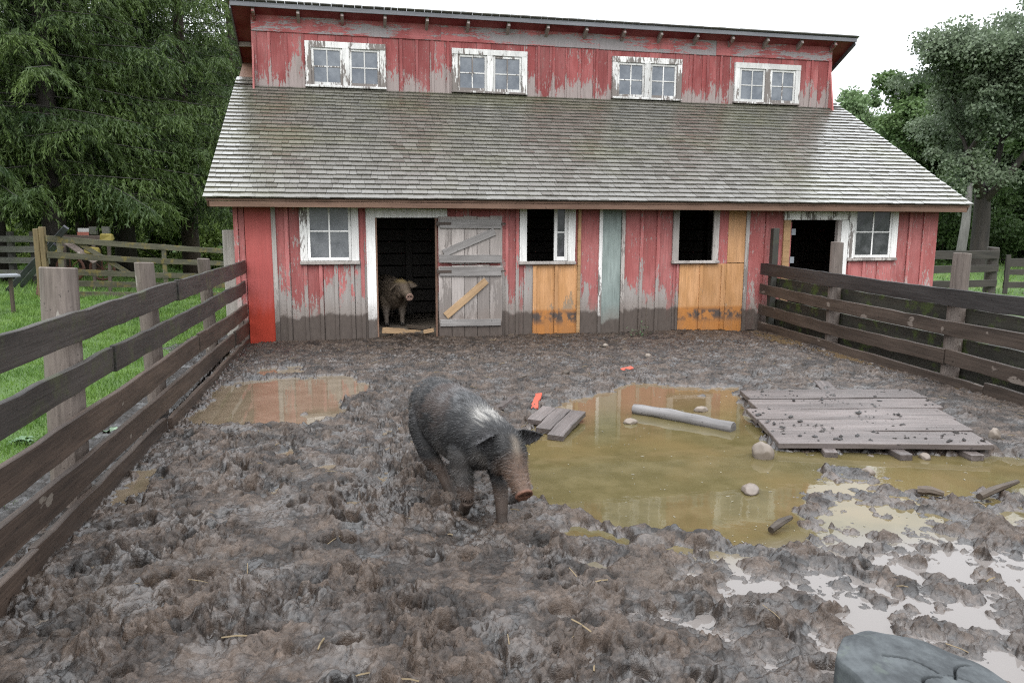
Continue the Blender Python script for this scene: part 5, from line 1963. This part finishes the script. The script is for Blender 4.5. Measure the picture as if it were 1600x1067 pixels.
def paint_black(P, N, q):
    x, y, z = P[:, 0], P[:, 1], P[:, 2]
    n1, n2, n3 = nz3(P, 5, 11), nz3(P, 13, 13), nz3(P, 40, 17)
    st = pn(x * 10, (z + y) * 46, 19)
    C = np.tile(np.array((.0125, .0122, .0125)), (len(P), 1))
    C = blend(C, sm(.0, .5, n1) * .65, (.026, .026, .027))
    C = blend(C, sm(.1, .45, n2) * .35, (.055, .052, .050))
    brown = sm(-.35, -.15, x) * sm(.35, .1, x) * sm(.42, .6, z) * sm(-.1, .3, n1 + .4 * st)
    C = blend(C, brown * .4, (.048, .028, .019))
    C = blend(C, sm(-.25, -.45, x) * sm(.45, .62, z) * sm(.15, .4, n2 + .5 * st) * .6, (.13, .095, .07))
    # pale grizzled saddle over the withers
    sad = np.exp(-((x - .43 - .10 * st) / .060) ** 2) * sm(.54, .60, z) * sm(-.085, -.01, y - .05 * (x - .4))
    C = blend(C, np.clip(sad * (1.05 + 1.3 * st + .6 * n2), 0, .85), (.22, .21, .195))
    C = blend(C, np.exp(-((x - .12) / .22) ** 2) * sm(.60, .69, z) * sm(-.3, .3, st + n2) * .5, (.10, .102, .105))  # bluish wet sheen along the top of the back, painted into the hide
    # flank and cheek speckled grey
    C = blend(C, sm(.46, .30, z) * sm(.0, .4, n1 + .5 * n2) * (x < .5) * .6, (.075, .066, .060))
    C = blend(C, np.exp(-((x - .56) / .09) ** 2) * sm(.50, .40, z) * sm(-.35, .3, n2) * .7, (.105, .094, .085))
    # face: blaze and rusty muddy snout
    a, b, c = q['a'], q['b'], q['c']
    head = np.exp(-(b / .10) ** 4) * (a > -.42)
    blaze = np.exp(-((b - .004 * np.sin(a * 40)) / .022) ** 2) * sm(-.34, -.26, a) * sm(-.02, .04, c) * (a < -.05)
    C = blend(C, blaze * sm(-.5, .1, n2 + .3) * .55, (.17, .14, .11))
    sn = sm(-.25, -.14, a + .05 * n1 + .12 * np.minimum(c, 0)) * (np.hypot(b, c) < .14)
    C = blend(C, sn * .95, (.072, .046, .033))
    C = blend(C, sn * sm(.0, .4, n3 + .5 * n2) * .7, (.034, .025, .020))
    C = blend(C, sn * sm(-.05, -.45, n2) * .45, (.14, .088, .062))
    disc = sm(-.028, -.012, a) * (np.hypot(b, c) < .075)
    C = blend(C, disc * .75, (.13, .062, .042))
    C = blend(C, q['nost'], (.02, .012, .010))
    C = blend(C, q['mouth'] * .6, (.03, .022, .02))
    C = blend(C, q['eye'] * .8, (.018, .015, .014))
    # ears stay black
    er = (z > .475) & (x > .52) & (np.abs(y - .08) > .105)
    C = blend(C, er * .85, (.022, .021, .022))
    # legs: pale above, mud below
    leg = sm(.27, .20, z)
    C = blend(C, leg * .8, (.060, .043, .034))
    C = blend(C, sm(.13, .05, z + .05 * n2) * .9, (.032, .025, .021))
    C = blend(C, sm(.20, .24, z) * sm(.33, .26, z) * (x < -.1) * sm(-.2, .2, n2) * .6, (.10, .075, .056))
    return C


ZM = .03
st_walk = [(-.60, 0, .535, .03, .035), (-.575, 0, .52, .085, .105), (-.51, 0, .502, .132, .165), (-.39, 0, .493, .166, .196), (-.2, 0, .490, .178, .210), (0, 0, .485, .182, .215),
           (.18, 0, .482, .177, .208), (.32, .0, .482, .160, .192), (.43, .02, .483, .140, .165), (.50, .045, .482, .124, .140), (.565, .066, .470, .107, .121), (.624, .078, .430, .089, .101),
           (.678, .080, .379, .068, .075), (.731, .078, .332, .055, .057), (.776, .077, .293, .0465, .0465), (.796, .077, .277, .0485, .0480)]
legs_walk = [
    [(.33, .06, .53, .04), (.36, .095, .42, .088), (.40, .10, .31, .064), (.47, .085, .21, .046), (.52, .07, .12, .037), (.540, .062, .065, .033), (.552, .06, .03, .036)],          # left fore, planted ahead
    [(.32, -.06, .53, .04), (.35, -.09, .42, .088), (.37, -.10, .31, .066), (.415, -.10, .205, .049), (.425, -.095, .155, .043), (.375, -.088, .105, .036), (.345, -.085, .075, .036)],    # right fore, lifted
    [(-.30, -.05, .62, .04), (-.30, -.095, .46, .115), (-.20, -.12, .33, .088), (-.13, -.12, .245, .060), (-.085, -.085, .19, .043), (-.02, -.055, .10, .034), (.03, -.04, .03, .036)],  # right hind, forward
    [(-.36, .05, .62, .04), (-.36, .095, .46, .115), (-.40, .11, .33, .086), (-.50, .10, .24, .056), (-.565, .07, .18, .042), (-.57, .045, .09, .034), (-.560, .035, .03, .036)]]          # left hind, back
make_pig((.60, -6.75, .012), R(-90 + 13), 1.0, st_walk,
         [((.565, .03, .395), (.075, .055, .07)), ((.575, .115, .395), (.07, .05, .065)), ((-.35, -.08, .45), (.14, .08, .17)), ((-.35, .08, .45), (.14, .08, .17)), ((.33, -.08, .44), (.10, .065, .14)), ((.33, .08, .44), (.10, .065, .14)), ((.731, .078, .285), (.072, .036, .030))],
         legs_walk,
         [((.540, .120, .530), (.610, .280, .538), (.30, -.05, .95), .060, .0095, .024), ((.555, .005, .545), (.625, -.135, .535), (.45, .25, .85), .062, .0095, -.026)],
         [(.640, .000, .455), (.640, .158, .455)],
         dict(c=(.800, .077, .269), back=(.688, .079, .362), r=.047), paint_black,
         'black and grey pig with a rusty brown snout walking through the mud towards the puddle', M['skin'], 26000, 1,
         [(-.60, 0, .54, .018), (-.635, .01, .52, .013), (-.655, .03, .48, .010), (-.65, .04, .43, .008), (-.645, .035, .40, .006)])


def paint_tan(P, N, q):
    x, y, z = P[:, 0], P[:, 1], P[:, 2]
    n1, n2 = nz3(P, 5, 31), nz3(P, 14, 33)
    C = np.tile(np.array((.092, .070, .051)), (len(P), 1))
    C = blend(C, sm(-.1, .4, n1) * .6, (.10, .075, .055))
    C = blend(C, sm(.1, .5, n2) * .4, (.18, .138, .10))
    C = blend(C, sm(.34, .2, z) * .55, (.16, .135, .115))
    C = blend(C, (x > .5) * sm(.62, .70, z) * .7, (.26, .19, .08))
    a, b, c = q['a'], q['b'], q['c']
    C = blend(C, sm(-.03, -.012, a) * (np.hypot(b, c) < .08) * .8, (.32, .21, .17))
    C = blend(C, q['nost'], (.03, .02, .018))
    C = blend(C, q['mouth'] * .7, (.06, .045, .04))
    C = blend(C, q['eye'] * .8, (.05, .04, .032))
    C = blend(C, sm(.1, .04, z) * .7, (.10, .085, .07))
    return C


st_stand = [(-.60, 0, .505, .03, .035), (-.575, 0, .485, .10, .12), (-.51, 0, .47, .158, .19), (-.39, 0, .46, .20, .235), (-.2, 0, .46, .215, .25), (0, 0, .455, .22, .25),
            (.18, 0, .455, .212, .24), (.32, 0, .465, .19, .22), (.42, .02, .50, .16, .18), (.49, .05, .54, .135, .145), (.555, .075, .565, .118, .128), (.62, .095, .55, .098, .108),
            (.68, .11, .515, .072, .080), (.74, .125, .485, .060, .062), (.79, .135, .462, .054, .053), (.812, .138, .452, .054, .054)]
legs_stand = [[(.32, s * .07, .55, .04), (.34, s * .115, .40, .10), (.345, s * .12, .29, .076), (.355, s * .12, .20, .053), (.36, s * .118, .12, .040), (.36, s * .117, .06, .036), (.37, s * .117, .03, .039)] for s in (1, -1)] + \
             [[(-.34, s * .06, .62, .04), (-.34, s * .11, .46, .13), (-.36, s * .13, .33, .10), (-.43, s * .125, .235, .058), (-.465, s * .12, .18, .043), (-.45, s * .118, .09, .035), (-.44, s * .118, .03, .037)] for s in (1, -1)]
make_pig((.60, 1.12, .085), R(-90 + 8), 1.06, st_stand,
         [((.575, .045, .50), (.08, .06, .085)), ((.58, .14, .50), (.075, .055, .08)), ((-.35, -.10, .40), (.16, .11, .19)), ((-.35, .10, .40), (.16, .11, .19)), ((.33, -.10, .40), (.12, .09, .17)), ((.33, .10, .40), (.12, .09, .17)), ((.73, .125, .43), (.075, .04, .032))],
         legs_stand,
         [((.545, .155, .645), (.65, .29, .60), (.5, -.1, -.5), .065, .009, .026), ((.535, -.01, .65), (.66, -.12, .55), (.5, .35, .4), .07, .009, -.02)],
         [(.662, .028, .578), (.652, .178, .578)],
         dict(c=(.816, .139, .450), back=(.68, .11, .515), r=.052), paint_tan,
         'large tan muddy pig standing inside the open barn doorway looking out', M['skin_dry'], 9000, 2,
         [(-.60, 0, .54, .016), (-.63, .01, .52, .012), (-.65, .03, .50, .009), (-.64, .05, .48, .007)])
# ---------------------------------------------------------------- trees
random.seed(77)


def tri_leaves(P, D, ln, wd, rg, droop=0.0):
    """diamond leaves: base P, direction D, length, half width"""
    n = len(P)
    D = D / (np.linalg.norm(D, axis=1)[:, None] + 1e-9)
    rv = rg.normal(0, 1, (n, 3))
    S = np.cross(D, rv); S /= np.linalg.norm(S, axis=1)[:, None] + 1e-9
    A = P; T = P + D * ln[:, None]
    Md = P + D * (ln * .45)[:, None]
    B = Md + S * wd[:, None]; C = Md - S * wd[:, None]
    V = np.stack([A, B, T, C], 1).reshape(-1, 3)
    return V, np.arange(len(V)).reshape(-1, 4)


def spruce_meshes(seed, H, z_first, L0, name):
    rg = np.random.default_rng(seed)
    rn = random.Random(seed)
    tk, lb = MB(), MB()
    pts = [(0, 0, -.3)] + [(rn.uniform(-.05, .05), rn.uniform(-.05, .05), H * t / 10) for t in range(1, 11)]
    tk.tube(pts, [.36] + [.33 * (1 - t / 10.6) + .02 for t in range(1, 11)], 12, jit=.06)
    P, D, L, W, Rn = [], [], [], [], []
    z = z_first
    while z < H - .3:
        nb = rn.choice((4, 5, 5, 6))
        a0 = rn.uniform(0, 6.28)
        for b in range(nb):
            a = a0 + 6.283 * b / nb + rn.uniform(-.3, .3)
            Lb = L0 * (1 - (z - z_first) / (H - z_first)) ** .75 * rn.uniform(.65, 1.12) + .3
            if rn.random() < .20: continue
            d = np.array((math.cos(a), math.sin(a), 0.0)); s = np.array((-d[1], d[0], 0))
            dr = rn.uniform(.25, .45)
            up = rn.uniform(.12, .3)
            w1, w2 = rn.uniform(-.12, .12), rn.uniform(2, 6)
            f = lambda t: d * (Lb * t) + s * (w1 * Lb * math.sin(t * w2)) + np.array((0, 0, z + Lb * (-dr * t + up * t * t * 1.1 + .06 * math.sin(t * 3.1))))
            lb.tube([tuple(f(t)) for t in (0, .14, .28, .42, .56, .7, .85, 1)], [.03 + .004 * Lb, .026, .022, .018, .014, .011, .008, .004], 5, cap=False)
            shade = rn.uniform(.0, 1.0)
            t = .16 + rn.uniform(0, .1)
            while t < 1.0:
                for sd_ in (-1, 1):
                    bl = (.28 + .62 * math.sin(math.pi * min(1, t * .9 + .1))) * rn.uniform(.6, 1.15) * min(1, Lb / 2.5)
                    dirb = d * rn.uniform(.35, .7) + s * sd_ * rn.uniform(.5, 1.0) + np.array((0, 0, rn.uniform(-.5, -.12)))
                    dirb /= np.linalg.norm(dirb)
                    p0 = f(t)
                    m = max(4, int(bl / .045))
                    u = (np.arange(m) + rg.random(m)) / m
                    q = p0[None, :] + dirb[None, :] * (bl * u)[:, None] + np.array((0, 0, -1.0))[None, :] * (.70 * bl * u * u)[:, None]
                    q = np.repeat(q, 3, 0)
                    k_ = len(q)
                    dd = dirb[None, :] * .5 + rg.normal(0, .42, (k_, 3)) + np.array((0, 0, -.8))[None, :]
                    P.append(q); D.append(dd)
                    L.append(rg.uniform(.08, .22, k_)); W.append(rg.uniform(.009, .018, k_))
                    Rn.append(np.clip(.5 * shade + .5 * np.repeat(u, 3) + rg.normal(0, .12, k_), 0, 1))  # needles darker towards the limb: shade inside the boughs put into the tone
                t += .085 * rn.uniform(.8, 1.3) * 2.5 / max(Lb, 1.5)
        z += rn.uniform(.26, .44)
    P, D, L, W, Rn = np.concatenate(P), np.concatenate(D), np.concatenate(L), np.concatenate(W), np.concatenate(Rn)
    V, F = tri_leaves(P, D, L, W, rg)
    return tk, lb, V, F, Rn


def place(root, parts, loc, rz, s, label, group=None):
    """a copy of a tree with copies of its parts"""
    r_ = root.copy(); col.objects.link(r_)
    r_.location = loc; r_.rotation_euler = (0, 0, rz); r_.scale = (s, s, s)
    r_['label'] = label
    if group: r_['group'] = group
    for c_ in parts:
        q = c_.copy(); col.objects.link(q); q.parent = r_; q.matrix_parent_inverse = Matrix.Identity(4)
    return r_


def spruce(seed, H, zf, L0, loc, label, leaf, bark, rz=0, s=1, group='tall drooping spruces'):
    root = empty('spruce_tree', loc, label, 'tree', group, rz, s)
    tk, lb, V, F, Rn = spruce_meshes(seed, H, zf, L0, 'x')
    a = tk.build('trunk', bark, root, False, True)
    b = lb.build('limb', M['twig'], root, False, True); b['kind'] = 'stuff'
    c = np_mesh('crown', V, F, leaf, Rn, root, False)
    return root, (a, b, c)


def gp_(px, py, d, z=None):
    p = DP(px, py, d)
    return (p.x, p.y, float(lawn_h(p.x, p.y)) - .05 if z is None else z)


T1, p1 = spruce(3, 17, 2.7, 4.4, gp_(141, 400, 24), 'tall drooping spruce with a reddish brown trunk, standing behind the red and white plate', M['needle'], M['bark_brown'])
T2, p2 = spruce(8, 15, 2.6, 4.0, gp_(198, 400, 25.5), 'dark drooping spruce with a black trunk, right behind the yellow housing of the farm implement', M['needle'], M['bark'])
place(T2, p2, gp_(92, 400, 22), 2.0, 1.0, 'drooping spruce with a dark trunk behind the leaning slate grey planks')
place(T1, p1, gp_(300, 400, 27), 1.1, .95, 'drooping spruce nearest the left end of the barn, overlapping the roof corner')
place(T2, p2, gp_(-10, 400, 21), 4.2, .95, 'drooping spruce at the left picture edge, its lower boughs over the back fence')
place(T1, p1, gp_(380, 400, 36), 3.3, 1.1, 'far dark spruce behind the left end of the barn roof')
place(T2, p2, gp_(250, 400, 37), .6, 1.15, 'far spruce filling the gap between the two dark trunks')
place(T1, p1, gp_(60, 400, 34), 5.0, 1.1, 'far spruce behind the leaning planks, seen between the nearer boughs')
place(T2, p2, gp_(-90, 400, 30), 3.0, 1.1, 'far spruce at the upper left picture corner')


def broadleaf(seed, H, spread, trunk_r, fork, loc, label, leaf, bark, leaf_l, n_leaf, blob_r, cat='oak_tree', group=None, trunks=1, rz=0, depth=4, low=0.0, leaf_w=.36, fill=None):
    rg = np.random.default_rng(seed); rn = random.Random(seed)
    root = empty(cat, loc, label, 'tree', group, rz)
    tk = MB()
    tips = []

    def grow(p, d, L, r, lev):
        n = 4
        pts, rad = [p], [r]
        q, dd = p.copy(), d.copy()
        for i in range(n):
            dd = (dd + Vector((rn.uniform(-.22, .22), rn.uniform(-.22, .22), rn.uniform(-.05, .2)))).normalized()
            q = q + dd * (L / n)
            pts.append(q.copy()); rad.append(r * (1 - .38 * (i + 1) / n))
            if lev <= depth - 2 and i >= 1: tips.append((q.copy(), .8))
        tk.tube(pts, rad, max(5, 10 - 2 * (depth - lev)), jit=.05, cap=False)
        if lev == 0:
            tips.append((q, 1.0)); return
        for j in range(rn.choice((2, 3, 3))):
            a = rn.uniform(0, 6.28)
            sp = rn.uniform(.45, .95)
            o = dd.orthogonal().normalized()
            o = Quaternion(dd, a) @ o
            nd = (dd * math.cos(sp) + o * math.sin(sp) * spread + Vector((0, 0, .1))).normalized()
            grow(q, nd, L * rn.uniform(.62, .85), rad[-1] * rn.uniform(.55, .8), lev - 1)
    for t in range(trunks):
        d0 = Vector((rn.uniform(-.15, .15), rn.uniform(-.1, .1), 1)).normalized()
        b = Vector((0, 0, -.3)) + Vector((t * trunk_r * 1.5, t * .2, 0))
        pts = [b, b + d0 * fork * .3, b + d0 * fork * .7 + Vector((rn.uniform(-.1, .1), 0, 0)), b + d0 * fork]
        tk.tube(pts, [trunk_r * 1.35, trunk_r, trunk_r * .9, trunk_r * .82], 14, jit=.05, cap=False)
        for j in range(4):
            a = 6.28 * j / 4 + rn.uniform(-.5, .5)
            sp = rn.uniform(.25, .85)
            nd = Vector((math.cos(a) * math.sin(sp) * spread, math.sin(a) * math.sin(sp) * spread, math.cos(sp))).normalized()
            grow(pts[-1] - d0 * (.1 + .12 * j), nd, (H - fork) * rn.uniform(.30, .42), trunk_r * rn.uniform(.42, .62), depth - 1)
    if fill:
        for i in range(fill[6]):
            v = Vector((rn.gauss(0, 1), rn.gauss(0, 1), rn.gauss(0, 1))).normalized() * rn.uniform(.45, 1.0)
            tips.append((Vector((fill[0] + v.x * fill[3], fill[1] + v.y * fill[4], fill[2] + v.z * fill[5])), rn.uniform(.55, 1.0)))
    P, D, L, W, Rn = [], [], [], [], []
    per = max(20, int(n_leaf / len(tips)))
    for (c_, s_) in tips:
        if c_.z < low: continue
        k_ = int(per * rn.uniform(.4, 1.5))
        r_ = blob_r * s_ * rn.uniform(.6, 1.25)
        v = rg.normal(0, 1, (k_, 3)); v /= np.linalg.norm(v, axis=1)[:, None]
        v = v * (rg.random(k_) ** .45)[:, None] * r_ * np.array((1.15, 1.15, .72))
        P.append(np.array(c_)[None, :] + v)
        D.append(v * .5 + rg.normal(0, .5, (k_, 3)) + np.array((0, 0, -.2)))
        sh_ = rn.uniform(0, .6)
        L.append(rg.uniform(.6, 1.3, k_) * leaf_l); W.append(rg.uniform(.7, 1.2, k_) * leaf_l * leaf_w)
        Rn.append(np.clip(sh_ + rg.normal(.2, .18, k_), 0, 1))
    V, F = tri_leaves(np.concatenate(P), np.concatenate(D), np.concatenate(L), np.concatenate(W), rg)
    a = tk.build('trunk', bark, root, False, True)
    c = np_mesh('crown', V, F, leaf, np.concatenate(Rn), root, False)
    return root, (a, c)


broadleaf(12, 9.0, 1.15, .31, 3.2, gp_(1530, 400, 28), 'big dark trunked oak with a wide grey green crown behind the right lawn fence', M['oak'], M['bark'], .13, 135000, .68, depth=4, low=2.2, fill=(1.6, 0, 5.7, 5.3, 3.8, 3.9, 125))
mb = MB()
q = Vector(gp_(1507, 400, 26.5))
e_ = empty('tree_snag', tuple(q), 'pale grey bare leaning trunk beside the dark oak trunk', 'tree')
mb.tube([(-.25, 0, -.3), (-.15, 0, 1.0), (-.08, 0, 1.7), (.02, .1, 2.4), (.14, .2, 3.1)], [.17, .155, .14, .12, .07], 12, jit=.05)
mb.build('trunk', M['bark_grey'], e_, False, True)
PT, pp = broadleaf(31, 11, .95, .22, 2.6, gp_(1345, 400, 52), 'pale misty green tree right behind the high roof end', M['hazed_leaf'], M['bark'], .22, 70000, .8, 'leafy_tree', 'misty trees behind the barn', depth=3, fill=(0, 0, 5.9, 3.9, 3.2, 4.6, 110))
place(PT, pp, gp_(1440, 400, 55), 2.0, .9, 'pale misty tree between the barn roof and the big oak', 'misty trees behind the barn')
place(PT, pp, gp_(1290, 400, 60), 4.0, .95, 'palest misty tree mostly hidden by the high barn roof', 'misty trees behind the barn')
MT, mp = broadleaf(45, 10, 1.1, .24, 1.6, gp_(1440, 400, 40), 'mid green bushy tree low against the right slope of the barn roof', M['mid_leaf'], M['bark'], .20, 46000, .8, 'leafy_tree', 'leafy trees behind the right lawn', depth=3)
place(MT, mp, gp_(1590, 400, 36), 1.3, 1.0, 'mid green tree behind the big oak at the right picture edge', 'leafy trees behind the right lawn')
place(MT, mp, gp_(1680, 400, 33), 3.0, 1.05, 'leafy tree cut by the right picture edge', 'leafy trees behind the right lawn')
place(MT, mp, gp_(1500, 400, 46), 5.0, 1.05, 'leafy tree seen through the crown of the big oak', 'leafy trees behind the right lawn')


def bush(seed, r, h, n, loc, label, mat, group):
    rg = np.random.default_rng(seed)
    k_ = rg.integers(0, 26, n)
    cen = np.stack([rg.uniform(-r, r, 26), rg.uniform(-r * .6, r * .6, 26), rg.uniform(.1, h * .85, 26)], 1)
    v = rg.normal(0, 1, (n, 3)); v /= np.linalg.norm(v, axis=1)[:, None]
    P = cen[k_] + v * (rg.random(n) ** .5)[:, None] * np.array((.75, .7, .5)) * h * .34
    P[:, 2] = np.maximum(P[:, 2], .02)
    V, F = tri_leaves(P, v + rg.normal(0, .6, (n, 3)), rg.uniform(.1, .2, n), rg.uniform(.035, .07, n), rg)
    root = empty('shrub', loc, label, 'shrub', group)
    Rn = np.clip(rg.uniform(0, .6, 26)[k_] + rg.normal(.2, .15, n), 0, 1)
    c = np_mesh('foliage', V, F, mat, Rn, root, False)
    tk = MB()
    for i in range(7):
        c_ = cen[i]
        tk.tube([(c_[0] * .2, c_[1] * .2, -.1), (c_[0] * .6, c_[1] * .6, c_[2] * .5), tuple(c_)], [.035, .025, .012], 5)
    b = tk.build('stem', M['bark'], root, False)
    return root, (c, b)


BR, bp_ = bush(5, 3.0, 3.4, 16000, gp_(1475, 400, 33), 'dark bush behind the fence just right of the barn corner', M['shrub'], 'bushes behind the right lawn')
for px_, d_, s_, lab in ((1540, 36, 1.1, 'dark bush behind the big oak trunk'), (1600, 34, 1.15, 'dark bush right of the oak trunk at the picture edge'), (1660, 37, 1.2, 'bush past the right picture edge'), (1420, 38, 1.2, 'bush showing only over the low end of the barn roof')):
    place(BR, bp_, gp_(px_, 400, d_), random.uniform(0, 3), s_, lab, 'bushes behind the right lawn')
M['bright_leaf'] = mat_leaf('yellow green leaves', (0.09, 0.15, 0.03), (0.24, 0.33, 0.09), 0.35, 0.5)
BL, bl_ = bush(9, 3.2, 2.2, 14000, gp_(300, 400, 31), 'yellow green bush under the spruces left of the barn corner', M['bright_leaf'], 'bushes under the spruces')
for px_, d_, s_, lab in ((215, 33, 1.0, 'yellow green bush behind the middle of the lichen stained gate'), (120, 31, 1.0, 'green bush behind the farm implement'), (20, 29, 1.0, 'green bush behind the grey green back fence'), (380, 33, 1.1, 'yellow green bush against the barn corner')):
    place(BL, bl_, gp_(px_, 400, d_), random.uniform(0, 3), s_, lab, 'bushes under the spruces')

# wood in the distance
rg = np.random.default_rng(4)
V_, F_, R_ = [], [], []
for (x0, x1, d0, d1, h0, nn, lsz) in ((-420, 420, 48, 62, 13, 60000, .42), (1250, 2300, 62, 80, 9, 45000, .5), (400, 1300, 75, 90, 5, 20000, .5)):
    nt = int((x1 - x0) / 32)
    tx = rg.uniform(x0, x1, nt); td = rg.uniform(d0, d1, nt); th_ = rg.uniform(.75, 1.1, nt) * h0
    ki = rg.integers(0, nt, nn)
    base = np.array([tuple(DP(a, 400, d)) for a, d in zip(tx, td)])
    z = rg.random(nn) ** .8
    rr = 3.2 * np.sqrt(np.clip(1.15 - z, .05, 1)) * rg.random(nn) ** .5
    a = rg.uniform(0, 6.28, nn)
    clump = .5 * np.sin(a * 3 + z * 17 + ki)
    P = base[ki] * np.array((1, 1, 0)) + np.stack([np.cos(a) * (rr + clump), np.sin(a) * (rr + clump), z * th_[ki] - .3], 1)
    v, f = tri_leaves(P, rg.normal(0, 1, (nn, 3)) + np.array((0, 0, -.6)), rg.uniform(.6, 1.3, nn) * lsz, rg.uniform(.6, 1.2, nn) * lsz * .35, rg)
    F_.append(f + sum(len(q) for q in V_)); V_.append(v)
    R_.append(np.clip(rg.uniform(0, .6, nt)[ki] + rg.normal(.2, .15, nn), 0, 1))
tag(np_mesh('distant_wood', np.concatenate(V_), np.concatenate(F_), M['needle_dark'], np.concatenate(R_)), 'dense dark wood far behind the barn and the lawns', 'wood', kind='stuff')
